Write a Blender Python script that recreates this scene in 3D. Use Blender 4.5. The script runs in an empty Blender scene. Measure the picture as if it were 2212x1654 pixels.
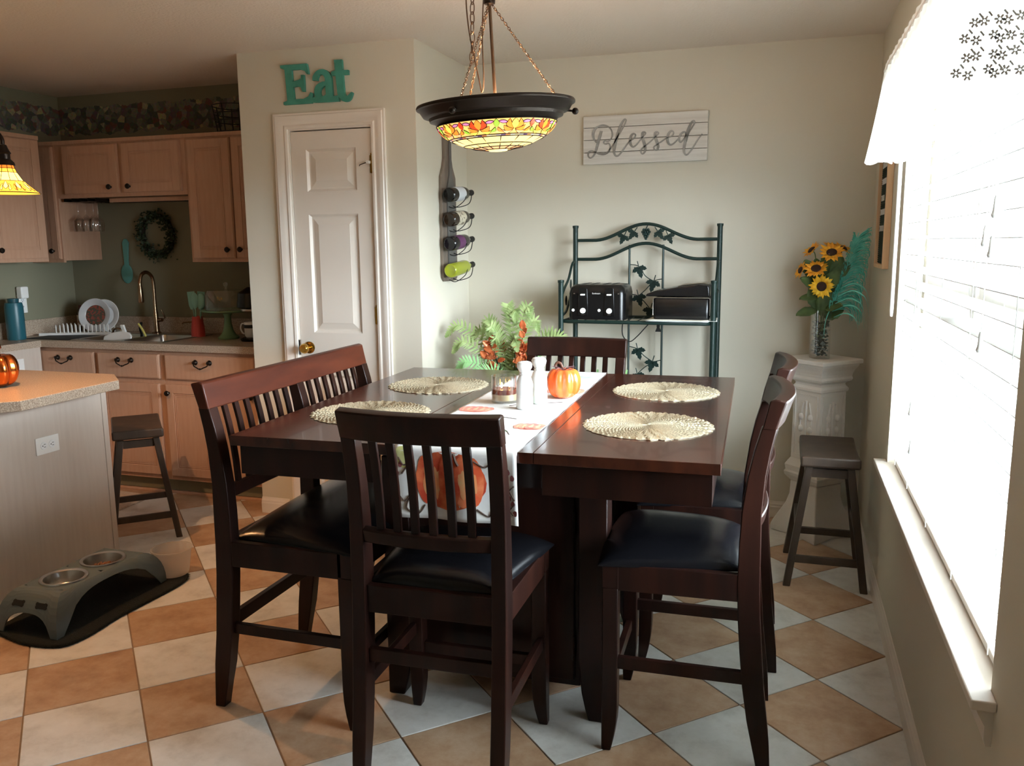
import bpy, bmesh, math, random
from mathutils import Vector, Matrix, Euler
PI = math.pi
R = math.radians
random.seed(7)
scene = bpy.context.scene
COL = scene.collection

# ------------------------------------------------------------------ camera
cam_data = bpy.data.cameras.new('camera')
cam_data.sensor_fit = 'HORIZONTAL'
cam_data.sensor_width = 36.0
cam_data.lens = 1833.83 * 36.0 / 2212.0
cam_data.clip_start = 0.02
camera = bpy.data.objects.new('camera', cam_data)
COL.objects.link(camera)
_r = Vector((0.95285438, 0.30326557, -0.00992647))
_u = Vector((-0.03983961, 0.15747249, 0.98671942))
_f = Vector((-0.30080117, 0.93980445, -0.16213034))
camera.matrix_world = Matrix(((_r.x, _u.x, -_f.x, 0.0), (_r.y, _u.y, -_f.y, 0.0), (_r.z, _u.z, -_f.z, 1.466), (0, 0, 0, 1)))
scene.camera = camera

# ------------------------------------------------------------------ view, sky, lights
scene.view_settings.view_transform = 'Standard'
scene.view_settings.look = 'None'
scene.view_settings.gamma = 1.0
scene.view_settings.use_curve_mapping = False
scene.view_settings.exposure = 0.38
scene.cycles.use_denoising = True
try:
    scene.cycles.denoiser = 'OPENIMAGEDENOISE'
except Exception:
    pass
scene.cycles.max_bounces = 9
scene.cycles.diffuse_bounces = 5
scene.cycles.glossy_bounces = 4
scene.cycles.transmission_bounces = 8
scene.cycles.transparent_max_bounces = 12
scene.cycles.sample_clamp_indirect = 6.0
scene.cycles.caustics_reflective = False
scene.cycles.caustics_refractive = False

world = bpy.data.worlds.new('sky')
scene.world = world
world.use_nodes = True
_bg = world.node_tree.nodes['Background']
_bg.inputs['Color'].default_value = (0.80, 0.92, 1.0, 1)
_bg.inputs['Strength'].default_value = 55.0

WX = 0.41          # right wall
WL = -4.59         # kitchen left wall
WB = 4.62          # back wall
WR = -1.9          # rear wall behind the camera
CE = 2.44
PX0, PX1, PY = -2.725, -1.735, 3.93   # pantry block
WY0, WY1, WZ0, WZ1 = 1.72, 3.50, 0.61, 2.06   # window opening

def lamp(name, kind, loc, energy, color, size=0.05, rot=None, sizey=None):
    d = bpy.data.lights.new(name, kind)
    d.energy = energy
    d.color = color
    if kind == 'POINT' or kind == 'SPOT':
        d.shadow_soft_size = size
    if kind == 'AREA':
        d.shape = 'RECTANGLE'
        d.size = size
        d.size_y = sizey or size
    o = bpy.data.objects.new(name, d)
    COL.objects.link(o)
    o.location = loc
    if rot:
        o.rotation_euler = rot
    return o

_p = lamp('window_portal', 'AREA', (WX + 0.165, (WY0 + WY1) / 2, (WZ0 + WZ1) / 2), 1.0, (1, 1, 1), WZ1 - WZ0 - 0.02, (0, R(90), 0), WY1 - WY0 - 0.02)
_p.data.cycles.is_portal = True

# ------------------------------------------------------------------ helpers
def srgb(r, g, b):
    def f(c):
        c /= 255.0
        return c / 12.92 if c <= 0.04045 else ((c + 0.055) / 1.055) ** 2.4
    return (f(r), f(g), f(b), 1.0)

def new_mat(name):
    m = bpy.data.materials.new(name)
    m.use_nodes = True
    nt = m.node_tree
    return m, nt, nt.nodes['Principled BSDF']

def mat(name, col, rough=0.5, metal=0.0, col2=None, scale=8.0, stretch=(1, 1, 1), bump=None, coat=0.0, trans=0.0,
        ior=1.45, emis=None, emis_s=0.0, sub=0.0, detail=4.0, spec=0.5, coords='Object', lo=0.35, hi=0.65, alpha=1.0, sheen=0.0):
    m, nt, b = new_mat(name)
    N, L = nt.nodes, nt.links
    b.inputs['Base Color'].default_value = col
    b.inputs['Roughness'].default_value = rough
    b.inputs['Metallic'].default_value = metal
    b.inputs['IOR'].default_value = ior
    b.inputs['Coat Weight'].default_value = coat
    b.inputs['Transmission Weight'].default_value = trans
    b.inputs['Specular IOR Level'].default_value = spec
    b.inputs['Alpha'].default_value = alpha
    b.inputs['Sheen Weight'].default_value = sheen
    if emis:
        b.inputs['Emission Color'].default_value = emis
        b.inputs['Emission Strength'].default_value = emis_s
    mp = None
    if col2 is not None or bump is not None:
        if coords == 'World':
            g = N.new('ShaderNodeNewGeometry'); src = g.outputs['Position']
        else:
            g = N.new('ShaderNodeTexCoord'); src = g.outputs['Object']
        mp = N.new('ShaderNodeMapping')
        mp.inputs['Scale'].default_value = stretch
        L.new(src, mp.inputs['Vector'])
    if col2 is not None:
        n = N.new('ShaderNodeTexNoise')
        n.inputs['Scale'].default_value = scale
        n.inputs['Detail'].default_value = detail
        L.new(mp.outputs['Vector'], n.inputs['Vector'])
        r = N.new('ShaderNodeValToRGB')
        r.color_ramp.elements[0].position = lo
        r.color_ramp.elements[0].color = col
        r.color_ramp.elements[1].position = hi
        r.color_ramp.elements[1].color = col2
        L.new(n.outputs['Fac'], r.inputs['Fac'])
        L.new(r.outputs['Color'], b.inputs['Base Color'])
    if bump is not None:
        n2 = N.new('ShaderNodeTexNoise')
        n2.inputs['Scale'].default_value = bump[0]
        n2.inputs['Detail'].default_value = 3
        L.new(mp.outputs['Vector'], n2.inputs['Vector'])
        bp = N.new('ShaderNodeBump')
        bp.inputs['Strength'].default_value = bump[1]
        bp.inputs['Distance'].default_value = bump[2] if len(bump) > 2 else 0.003
        L.new(n2.outputs['Fac'], bp.inputs['Height'])
        L.new(bp.outputs['Normal'], b.inputs['Normal'])
    return m

def glass(name, col=(1, 1, 1, 1), rough=0.0, op=0.0):
    """thin clear glass: mostly see-through with sharp reflections"""
    m, nt, b = new_mat(name)
    N, L = nt.nodes, nt.links
    out = N['Material Output']
    tr = N.new('ShaderNodeBsdfTransparent'); tr.inputs['Color'].default_value = col
    gl = N.new('ShaderNodeBsdfGlossy'); gl.inputs['Roughness'].default_value = 0.04
    fr = N.new('ShaderNodeLayerWeight'); fr.inputs['Blend'].default_value = 0.25 + op
    mx = N.new('ShaderNodeMixShader')
    mr = N.new('ShaderNodeMapRange'); mr.inputs['To Min'].default_value = 0.05 + op; mr.inputs['To Max'].default_value = 0.75
    L.new(fr.outputs['Facing'], mr.inputs['Value'])
    L.new(mr.outputs['Result'], mx.inputs['Fac'])
    L.new(tr.outputs[0], mx.inputs[1]); L.new(gl.outputs[0], mx.inputs[2])
    L.new(mx.outputs[0], out.inputs['Surface'])
    return m

def sheer(name, col, through=0.5, clear=0.0):
    """cloth or plastic that lets light pass: diffuse + translucent + a little clear"""
    m, nt, b = new_mat(name)
    N, L = nt.nodes, nt.links
    out = N['Material Output']
    d = N.new('ShaderNodeBsdfDiffuse'); d.inputs['Color'].default_value = col
    t = N.new('ShaderNodeBsdfTranslucent'); t.inputs['Color'].default_value = col
    mx = N.new('ShaderNodeMixShader'); mx.inputs['Fac'].default_value = through
    L.new(d.outputs[0], mx.inputs[1]); L.new(t.outputs[0], mx.inputs[2])
    last = mx
    if clear > 0:
        tr = N.new('ShaderNodeBsdfTransparent')
        m2 = N.new('ShaderNodeMixShader'); m2.inputs['Fac'].default_value = clear
        L.new(mx.outputs[0], m2.inputs[1]); L.new(tr.outputs[0], m2.inputs[2])
        last = m2
    L.new(last.outputs[0], out.inputs['Surface'])
    return m

class MB:
    def __init__(s):
        s.v = []; s.f = []; s.m = []; s.mi = 0
    def add(s, vs, fs):
        n = len(s.v)
        s.v += [tuple(p) for p in vs]
        s.f += [tuple(i + n for i in f) for f in fs]
        s.m += [s.mi] * len(fs)
        return s
    def hexa(s, p):
        return s.add(p, [(0, 3, 2, 1), (4, 5, 6, 7), (0, 1, 5, 4), (1, 2, 6, 5), (2, 3, 7, 6), (3, 0, 4, 7)])
    def box(s, x0, x1, y0, y1, z0, z1):
        return s.hexa([(x0, y0, z0), (x1, y0, z0), (x1, y1, z0), (x0, y1, z0), (x0, y0, z1), (x1, y0, z1), (x1, y1, z1), (x0, y1, z1)])
    def cbox(s, c, d, rot=None):
        hx, hy, hz = d[0] / 2, d[1] / 2, d[2] / 2
        p = [Vector(q) for q in ((-hx, -hy, -hz), (hx, -hy, -hz), (hx, hy, -hz), (-hx, hy, -hz), (-hx, -hy, hz), (hx, -hy, hz), (hx, hy, hz), (-hx, hy, hz))]
        if rot is not None:
            e = Euler(rot).to_matrix()
            p = [e @ q for q in p]
        return s.hexa([q + Vector(c) for q in p])
    def loft(s, rings, cap=True, closed=True):
        n = len(rings[0]); vs = [p for r in rings for p in r]; fs = []
        for i in range(len(rings) - 1):
            for j in range(n if closed else n - 1):
                k = (j + 1) % n
                fs.append((i * n + j, i * n + k, (i + 1) * n + k, (i + 1) * n + j))
        if cap and closed:
            fs.append(tuple(reversed(range(n))))
            fs.append(tuple((len(rings) - 1) * n + j for j in range(n)))
        return s.add(vs, fs)
    def beam(s, path, wx, wy):
        """rectangular section in x,y along a path that mainly climbs z"""
        rings = []
        for i, (x, y, z) in enumerate(path):
            a = wx[i] if isinstance(wx, (list, tuple)) else wx
            b = wy[i] if isinstance(wy, (list, tuple)) else wy
            rings.append([(x - a / 2, y - b / 2, z), (x + a / 2, y - b / 2, z), (x + a / 2, y + b / 2, z), (x - a / 2, y + b / 2, z)])
        return s.loft(rings)
    def tube(s, pts, r, n=8, cap=True, closed=False):
        pts = [Vector(p) for p in pts]
        m = len(pts)
        rings = []
        prev = None
        for i, p in enumerate(pts):
            if closed:
                t = pts[(i + 1) % m] - pts[i - 1]
            elif i == 0:
                t = pts[1] - p
            elif i == m - 1:
                t = p - pts[i - 1]
            else:
                t = pts[i + 1] - pts[i - 1]
            if t.length < 1e-9:
                t = Vector((0, 0, 1))
            t.normalize()
            if prev is None:
                a = Vector((0, 0, 1)) if abs(t.z) < 0.9 else Vector((1, 0, 0))
                u = t.cross(a).normalized()
            else:
                u = prev - t * prev.dot(t)
                u = u.normalized() if u.length > 1e-6 else t.orthogonal().normalized()
            prev = u
            w = t.cross(u)
            rr = r[i] if isinstance(r, (list, tuple)) else r
            rings.append([p + u * (math.cos(2 * PI * k / n) * rr) + w * (math.sin(2 * PI * k / n) * rr) for k in range(n)])
        if closed:
            rings.append(rings[0])
            return s.loft(rings, cap=False)
        return s.loft(rings, cap=cap)
    def lathe(s, prof, n=24, c=(0, 0, 0), cap=True, M=None):
        rings = []
        for r, z in prof:
            ring = [Vector((r * math.cos(2 * PI * k / n), r * math.sin(2 * PI * k / n), z)) for k in range(n)]
            if M is not None:
                ring = [M @ q for q in ring]
            rings.append([q + Vector(c) for q in ring])
        return s.loft(rings, cap=cap)
    def prism(s, poly, a, b, fn=lambda x, y, t: (x, y, t)):
        n = len(poly)
        vs = [fn(x, y, a) for x, y in poly] + [fn(x, y, b) for x, y in poly]
        fs = [tuple(reversed(range(n))), tuple(range(n, 2 * n))] + [(i, (i + 1) % n, n + (i + 1) % n, n + i) for i in range(n)]
        return s.add(vs, fs)
    def sphere(s, c, r, n=12, m=8, sc=(1, 1, 1)):
        c = Vector(c); rings = []
        for i in range(m + 1):
            ph = -PI / 2 + PI * i / m
            rr = max(math.cos(ph), 0.02) * r
            rings.append([(c.x + rr * math.cos(2 * PI * k / n) * sc[0], c.y + rr * math.sin(2 * PI * k / n) * sc[1], c.z + math.sin(ph) * r * sc[2]) for k in range(n)])
        return s.loft(rings)
    def grid(s, fn, nu, nv):
        vs = [fn(i / nu, j / nv) for j in range(nv + 1) for i in range(nu + 1)]
        fs = [(j * (nu + 1) + i, j * (nu + 1) + i + 1, (j + 1) * (nu + 1) + i + 1, (j + 1) * (nu + 1) + i) for j in range(nv) for i in range(nu)]
        return s.add(vs, fs)
    def mesh(s, name, mats, smooth=None):
        me = bpy.data.meshes.new(name)
        me.from_pydata(s.v, [], s.f)
        for m in (mats if isinstance(mats, (list, tuple)) else [mats]):
            me.materials.append(m)
        if any(s.m):
            me.polygons.foreach_set('material_index', s.m)
        bm = bmesh.new(); bm.from_mesh(me)
        bmesh.ops.recalc_face_normals(bm, faces=bm.faces)
        bm.to_mesh(me); bm.free()
        if smooth is not None:
            me.polygons.foreach_set('use_smooth', [True] * len(me.polygons))
            me.set_sharp_from_angle(angle=R(smooth))
        me.update()
        return me
    def build(s, name, mats, parent=None, smooth=35, bevel=0, solid=0, kind=None, label=None, seg=2):
        o = bpy.data.objects.new(name, s.mesh(name, mats, smooth))
        COL.objects.link(o)
        if parent is not None:
            o.parent = parent
        if solid:
            md = o.modifiers.new('thickness', 'SOLIDIFY'); md.thickness = solid; md.offset = 0
        if bevel:
            md = o.modifiers.new('rounding', 'BEVEL'); md.width = bevel; md.segments = seg; md.limit_method = 'ANGLE'; md.angle_limit = R(40)
        if kind:
            o['kind'] = kind
        if label:
            o['label'] = label
        return o

def thing(name, label, cat, loc=(0, 0, 0), rz=0.0, group=None, rot=None):
    o = bpy.data.objects.new(name, None)
    COL.objects.link(o)
    o.empty_display_size = 0.05
    o.location = loc
    o.rotation_euler = rot if rot else (0, 0, rz)
    o['label'] = label; o['category'] = cat
    if group:
        o['group'] = group
    return o

def tag(o, label, cat, group=None):
    o['label'] = label; o['category'] = cat
    if group:
        o['group'] = group
    return o

def part(src, name=None, parent=None, loc=None, rot=None, mtl=None):
    """a further copy of a part sharing its mesh"""
    c = src.copy(); COL.objects.link(c)
    if name: c.name = name
    if parent is not None: c.parent = parent
    if loc is not None: c.location = loc
    if rot is not None: c.rotation_euler = rot
    return c

def dup(root, loc, rz, label, group=None):
    r = root.copy(); COL.objects.link(r)
    r.location = loc; r.rotation_euler = (0, 0, rz)
    r['label'] = label
    if group: r['group'] = group
    for ch in list(root.children):
        c = ch.copy(); COL.objects.link(c); c.parent = r
        for g in list(ch.children):
            d = g.copy(); COL.objects.link(d); d.parent = c
    return r

def smooth_path(pts, n=6):
    """Catmull-Rom through the points"""
    P = [Vector(p) for p in pts]
    out = []
    for i in range(len(P) - 1):
        p0 = P[max(i - 1, 0)]; p1 = P[i]; p2 = P[i + 1]; p3 = P[min(i + 2, len(P) - 1)]
        for k in range(n):
            t = k / n
            out.append(0.5 * ((2 * p1) + (p2 - p0) * t + (2 * p0 - 5 * p1 + 4 * p2 - p3) * t * t + (3 * p1 - p0 - 3 * p2 + p3) * t ** 3))
    out.append(P[-1])
    return out

def ribbon(mb, pts, widths, a, b, fn):
    """a flat stroke with varying width extruded between a and b; fn maps (x,y,t) to 3-D"""
    P = [Vector((p[0], p[1])) for p in pts]
    n = len(P)
    Lp, Rp = [], []
    for i in range(n):
        t = (P[min(i + 1, n - 1)] - P[max(i - 1, 0)])
        if t.length < 1e-9: t = Vector((1, 0))
        t.normalize()
        nn = Vector((-t.y, t.x)) * (widths[i] / 2)
        Lp.append(P[i] + nn); Rp.append(P[i] - nn)
    rings = [[fn(Lp[i].x, Lp[i].y, a), fn(Rp[i].x, Rp[i].y, a), fn(Rp[i].x, Rp[i].y, b), fn(Lp[i].x, Lp[i].y, b)] for i in range(n)]
    mb.loft(rings)

# ------------------------------------------------------------------ materials
M = {}
M['wall'] = mat('wall_paint', srgb(212, 206, 190), 0.85, bump=(220, 0.12, 0.001), spec=0.25)
M['kitchen_wall'] = mat('dimmed_wall_paint', srgb(134, 131, 110), 0.85, bump=(220, 0.12, 0.001), spec=0.25)  # room wall paint with the kitchen's dimmer light darkened into its colour
M['ceiling'] = mat('textured_ceiling', srgb(226, 216, 204), 0.95, bump=(75, 0.55, 0.006), spec=0.1, coords='World')
M['white_trim'] = mat('white_trim_paint', srgb(232, 224, 214), 0.35)
M['door_white'] = mat('white_door_paint', srgb(226, 217, 206), 0.4, bump=(60, 0.05, 0.001))
M['grout'] = mat('grout', srgb(150, 128, 106), 0.85, bump=(90, 0.3))
def tile_mat(name, c1, c2, c3):
    m, nt, b = new_mat(name)
    N, L = nt.nodes, nt.links
    g = N.new('ShaderNodeNewGeometry')
    oi = N.new('ShaderNodeObjectInfo')
    ad = N.new('ShaderNodeVectorMath'); ad.operation = 'ADD'
    sc_ = N.new('ShaderNodeVectorMath'); sc_.operation = 'SCALE'; sc_.inputs['Scale'].default_value = 37.0
    cx = N.new('ShaderNodeCombineXYZ')
    L.new(oi.outputs['Random'], cx.inputs[0]); L.new(oi.outputs['Random'], cx.inputs[1])
    L.new(cx.outputs[0], sc_.inputs[0])
    L.new(g.outputs['Position'], ad.inputs[0]); L.new(sc_.outputs[0], ad.inputs[1])
    n = N.new('ShaderNodeTexNoise'); n.inputs['Scale'].default_value = 7; n.inputs['Detail'].default_value = 9; n.inputs['Roughness'].default_value = 0.68
    L.new(ad.outputs[0], n.inputs['Vector'])
    r = N.new('ShaderNodeValToRGB')
    e = r.color_ramp.elements
    e[0].position = 0.30; e[0].color = c1
    e[1].position = 0.72; e[1].color = c3
    k = e.new(0.5); k.color = c2
    L.new(n.outputs['Fac'], r.inputs['Fac'])
    L.new(r.outputs['Color'], b.inputs['Base Color'])
    b.inputs['Roughness'].default_value = 0.42
    b.inputs['Specular IOR Level'].default_value = 0.35
    bp = N.new('ShaderNodeBump'); bp.inputs['Strength'].default_value = 0.15; bp.inputs['Distance'].default_value = 0.002
    L.new(n.outputs['Fac'], bp.inputs['Height']); L.new(bp.outputs['Normal'], b.inputs['Normal'])
    return m
M['tile_tan'] = tile_mat('tan_tile', srgb(162, 126, 96), srgb(188, 153, 121), srgb(206, 178, 150))
M['tile_cream'] = tile_mat('cream_tile', srgb(198, 193, 184), srgb(224, 221, 214), srgb(236, 234, 229))
M['espresso'] = mat('espresso_wood', srgb(25, 13, 10), 0.33, col2=srgb(42, 21, 15), scale=5, stretch=(3, 3, 0.35), coat=0.06, spec=0.2)
M['table_wood'] = mat('dark_table_wood', srgb(42, 20, 14), 0.2, col2=srgb(72, 34, 22), scale=3, stretch=(5, 0.5, 3), coat=0.12, spec=0.4, bump=(40, 0.03, 0.001))
M['rail_wood'] = mat('red_brown_wood', srgb(52, 22, 14), 0.36, col2=srgb(78, 36, 22), scale=4, stretch=(0.6, 3, 3), coat=0.06, spec=0.22)
M['leather'] = mat('black_leather', srgb(13, 13, 16), 0.26, bump=(90, 0.12, 0.001), spec=0.32)
M['stool'] = mat('dark_stool_wood', srgb(58, 47, 39), 0.45, col2=srgb(74, 60, 49), scale=5, stretch=(3, 3, 0.5))
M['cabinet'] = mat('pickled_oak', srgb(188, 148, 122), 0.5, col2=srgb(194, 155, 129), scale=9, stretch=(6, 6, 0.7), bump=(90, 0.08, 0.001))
M['cabinet_side'] = mat('pale_laminate_panel', srgb(198, 184, 172), 0.45, col2=srgb(203, 190, 178), scale=9, stretch=(6, 6, 0.5))
M['laminate'] = mat('speckled_countertop', srgb(146, 124, 106), 0.35, col2=srgb(208, 192, 172), scale=260, detail=3, lo=0.38, hi=0.66)
M['bronze'] = mat('dark_bronze', srgb(42, 34, 28), 0.4, metal=0.7)
M['chain'] = mat('chain_bronze', srgb(96, 76, 58), 0.4, metal=0.8)
M['black'] = mat('black_enamel', srgb(14, 14, 15), 0.25)
M['black_matte'] = mat('black_matte', srgb(20, 20, 20), 0.6)
M['green_metal'] = mat('dark_green_metal', srgb(22, 44, 40), 0.45, metal=0.1)
M['brass'] = mat('polished_brass', srgb(190, 150, 70), 0.18, metal=1.0)
M['chrome'] = mat('brushed_steel', srgb(190, 185, 178), 0.28, metal=1.0)
M['nickel'] = mat('warm_nickel', srgb(150, 125, 100), 0.25, metal=1.0)
M['white_plastic'] = mat('white_plastic', srgb(235, 234, 230), 0.4)
M['white_ceramic'] = mat('white_ceramic', srgb(238, 240, 240), 0.2)
M['plaster'] = mat('white_plaster', srgb(232, 228, 222), 0.75, bump=(45, 0.35, 0.004))
M['glass'] = glass('clear_glass')
M['window_glass'] = glass('window_glass')
M['lead'] = mat('lead_came', srgb(40, 26, 20), 0.5, metal=0.4)

# ------------------------------------------------------------------ the room
def struct(name, mb, m, smooth=None, parent=None, **k):
    o = mb.build(name, m, parent, smooth=smooth, **k)
    if parent is None:
        o['kind'] = 'structure'
    return o

floor = struct('floor', MB().box(WL - 0.14, WX + 0.14, WR - 0.14, WB + 0.14, -0.12, -0.0035), M['grout'])
TS, TA, TO = 0.34068, 0.78336, Vector((-0.32357, 2.37722))
ta = Vector((math.cos(TA), math.sin(TA))) * TS
tb = Vector((math.sin(TA), -math.cos(TA))) * TS
def clip_poly(poly, x0, x1, y0, y1):
    for ax, lim, sg in ((0, x0, 1), (0, x1, -1), (1, y0, 1), (1, y1, -1)):
        out = []
        for i in range(len(poly)):
            p, q = poly[i], poly[(i + 1) % len(poly)]
            dp, dq = (p[ax] - lim) * sg, (q[ax] - lim) * sg
            if dp >= 0: out.append(p)
            if dp * dq < 0:
                t = dp / (dp - dq)
                out.append((p[0] + (q[0] - p[0]) * t, p[1] + (q[1] - p[1]) * t))
        poly = out
        if len(poly) < 3: return []
    return poly
_full = {}
n_t = 0
for i in range(-24, 14):
    for j in range(-24, 24):
        g = 0.0022 / TS
        cs = [TO + ta * (i + a) + tb * (j + b) for a, b in ((g, g), (1 - g, g), (1 - g, 1 - g), (g, 1 - g))]
        c = TO + ta * (i + 0.5) + tb * (j + 0.5)
        if c.y < 0.9: continue
        poly = clip_poly([(q.x, q.y) for q in cs], WL + 0.001, WX - 0.001, WR + 0.001, WB - 0.001)
        if len(poly) < 3: continue
        if all(PX0 < q[0] < PX1 and q[1] > PY for q in poly): continue
        tan = (i + j) % 2 != 0
        whole = len(poly) == 4 and all(abs(poly[k][0] - cs[k].x) < 1e-6 and abs(poly[k][1] - cs[k].y) < 1e-6 for k in range(4))
        if whole and tan in _full:
            o = part(_full[tan], 'tile')
            o.location = (c.x, c.y, 0)
        else:
            def top(x, y, t, c=c): return (x - c.x, y - c.y, t)
            o = MB().prism(poly, -0.004, 0.0, top).build('tile', M['tile_tan'] if tan else M['tile_cream'], floor, smooth=None)
            md = o.modifiers.new('edge', 'BEVEL'); md.width = 0.0015; md.segments = 1; md.limit_method = 'ANGLE'
            o.location = (c.x, c.y, 0)
            if whole: _full[tan] = o
        n_t += 1
struct('floor_rear', MB().box(WL, WX, WR, 1.0, -0.01, 0.0), M['tile_cream'])

struct('ceiling', MB().box(WL - 0.14, WX + 0.14, WR - 0.14, WB + 0.14, CE, CE + 0.12), M['ceiling'])
t = 0.14
wb = MB()
wb.box(WX, WX + t, WR - t, WY0, 0, CE).box(WX, WX + t, WY1, WB + t, 0, CE).box(WX, WX + t, WY0, WY1, 0, WZ0).box(WX, WX + t, WY0, WY1, WZ1, CE)
struct('wall_right', wb, M['wall'])
wall_back = struct('wall_back', MB().box(PX1, WX, WB, WB + t, 0, CE), M['wall'])
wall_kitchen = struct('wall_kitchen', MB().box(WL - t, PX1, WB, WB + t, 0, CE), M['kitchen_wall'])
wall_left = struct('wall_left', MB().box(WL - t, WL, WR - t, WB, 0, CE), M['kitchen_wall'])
struct('wall_rear', MB().box(WL, WX + t, WR - t, WR, 0, CE), M['wall'])
DX0, DX1, DZ1 = -2.45, -1.968, 2.055
wp = MB()
wp.box(PX0, DX0, PY, PY + 0.11, 0, CE).box(DX1, PX1, PY, PY + 0.11, 0, CE).box(DX0, DX1, PY, PY + 0.11, DZ1, CE)
wp.box(PX0, PX0 + 0.11, PY + 0.11, WB, 0, CE).box(PX1 - 0.11, PX1, PY + 0.11, WB, 0, CE)
struct('wall_pantry', wp, M['wall'])

def base_run(name, p0, p1, nrm):
    """baseboard profile swept from p0 to p1; nrm points into the room"""
    prof = [(0, 0), (0.013, 0), (0.013, 0.055), (0.0105, 0.062), (0.0105, 0.070), (0.006, 0.080), (0.004, 0.088), (0, 0.088)]
    rings = [[(p[0] + nrm[0] * a, p[1] + nrm[1] * a, z) for a, z in prof] for p in (p0, p1)]
    return struct(name, MB().loft(rings), M['white_trim'])
base_run('baseboard_right', (WX, WR), (WX, WB - 0.013), (-1, 0))
base_run('baseboard_back', (PX1 + 0.0131, WB), (WX - 0.0131, WB), (0, -1))
base_run('baseboard_nook', (PX1, PY - 0.0), (PX1, WB - 0.013), (1, 0))
base_run('baseboard_pantry', (PX0 + 0.0, PY), (-2.55, PY), (0, -1))
base_run('baseboard_pantry_right', (-1.90, PY), (PX1 + 0.013, PY), (0, -1))

# wallpaper border printed with fruit: a thin strip with a cut-out scalloped edge
def border_mat():
    m, nt, b = new_mat('fruit_border_print')
    N, L = nt.nodes, nt.links
    g = N.new('ShaderNodeNewGeometry')
    v = N.new('ShaderNodeTexVoronoi'); v.inputs['Scale'].default_value = 27
    L.new(g.outputs['Position'], v.inputs['Vector'])
    sep = N.new('ShaderNodeSeparateColor'); L.new(v.outputs['Color'], sep.inputs[0])
    r = N.new('ShaderNodeValToRGB'); r.color_ramp.interpolation = 'CONSTANT'
    e = r.color_ramp.elements
    cols = [(0.0, srgb(118, 120, 106)), (0.2, srgb(124, 108, 110)), (0.36, srgb(146, 144, 124)), (0.5, srgb(92, 96, 86)), (0.62, srgb(204, 190, 146)), (0.70, srgb(140, 98, 86)), (0.80, srgb(160, 150, 136)), (0.90, srgb(96, 104, 88))]
    e[0].position = cols[0][0]; e[0].color = cols[0][1]
    e[1].position = cols[1][0]; e[1].color = cols[1][1]
    for p_, c_ in cols[2:]:
        k = e.new(p_); k.color = c_
    L.new(sep.outputs[0], r.inputs['Fac'])
    n = N.new('ShaderNodeTexNoise'); n.inputs['Scale'].default_value = 60; L.new(g.outputs['Position'], n.inputs['Vector'])
    mx = N.new('ShaderNodeMix'); mx.data_type = 'RGBA'; mx.blend_type = 'MULTIPLY'; mx.inputs[0].default_value = 0.8
    L.new(r.outputs['Color'], mx.inputs[6]); L.new(n.outputs['Color'], mx.inputs[7])
    L.new(mx.outputs[2], b.inputs['Base Color'])
    b.inputs['Roughness'].default_value = 0.7
    return m
M['border'] = border_mat()
def border(length, fn, parent):
    n = int(length / 0.012)
    rng = random.Random(3)
    mb = MB(); a = []; bt = []
    for i in range(n + 1):
        s_ = i * length / n
        a.append(2.352 + 0.012 * abs(math.sin(s_ * 17)) + 0.010 * rng.random())
        bt.append(2.212 - 0.022 * abs(math.sin(s_ * 19.5)) - 0.008 * rng.random())
    vs = [fn(i * length / n, 0.0006, bt[i]) for i in range(n + 1)] + [fn(i * length / n, 0.0006, a[i]) for i in range(n + 1)]
    vs += [fn(i * length / n, 0.0016, bt[i]) for i in range(n + 1)] + [fn(i * length / n, 0.0016, a[i]) for i in range(n + 1)]
    k = n + 1
    fs = [(i, i + 1, k + i + 1, k + i) for i in range(n)] + [(2 * k + i, 2 * k + i + 1, 3 * k + i + 1, 3 * k + i) for i in range(n)]
    fs += [(k + i, k + i + 1, 3 * k + i + 1, 3 * k + i) for i in range(n)] + [(i, i + 1, 2 * k + i + 1, 2 * k + i) for i in range(n)]
    mb.add(vs, fs)
    return mb.build('wallpaper_border', M['border'], parent, smooth=None)
border(abs(WL - PX0), lambda s_, d, z: (WL + s_, WB - d, z), wall_kitchen)
border(5.6, lambda s_, d, z: (WL + d, WB - s_, z), wall_left)

# ------------------------------------------------------------------ pantry door
def casing(name, x0, x1, z1, y, w=0.075):
    prof = [(0, 0), (0.0, 0.012), (0.012, 0.015), (0.02, 0.011), (0.032, 0.014), (0.045, 0.020), (0.062, 0.021), (0.066, 0.017), (w, 0.017), (w, 0)]
    mb = MB()
    def ring(px, pz, dx, dz):
        return [(px + dx * a, y - b, pz + dz * a) for a, b in prof]
    mb.loft([ring(x0, 0, -1, 0), ring(x0, z1, -1, 1), ring(x1, z1, 1, 1), ring(x1, 0, 1, 0)])
    return mb.build(name, M['white_trim'], None, smooth=30)
c_ = casing('trim_1', DX0 + 0.004, DX1 - 0.004, DZ1 - 0.004, PY); c_['kind'] = 'structure'
jm = MB().box(DX0, DX0 + 0.012, PY, PY + 0.11, 0, DZ1).box(DX1 - 0.012, DX1, PY, PY + 0.11, 0, DZ1).box(DX0 + 0.012, DX1 - 0.012, PY, PY + 0.11, DZ1 - 0.012, DZ1)
struct('trim_2', jm, M['white_trim'])
door = bpy.data.objects.new('door_1', None); COL.objects.link(door)
door['kind'] = 'structure'; door.location = (DX0 + 0.0145, PY + 0.004, 0.008)
DW, DH = DX1 - DX0 - 0.029, DZ1 - 0.012 - 0.008 - 0.006
panels = [(0.085, DW - 0.085, 0.10, 0.78), (0.085, DW - 0.085, 1.005, 1.615), (0.085, DW - 0.085, 1.73, 1.94)]
md_ = MB()
xs = [0, 0.085, DW - 0.085, DW]
md_.box(0, 0.085, 0, 0.035, 0, DH).box(DW - 0.085, DW, 0, 0.035, 0, DH)
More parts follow.
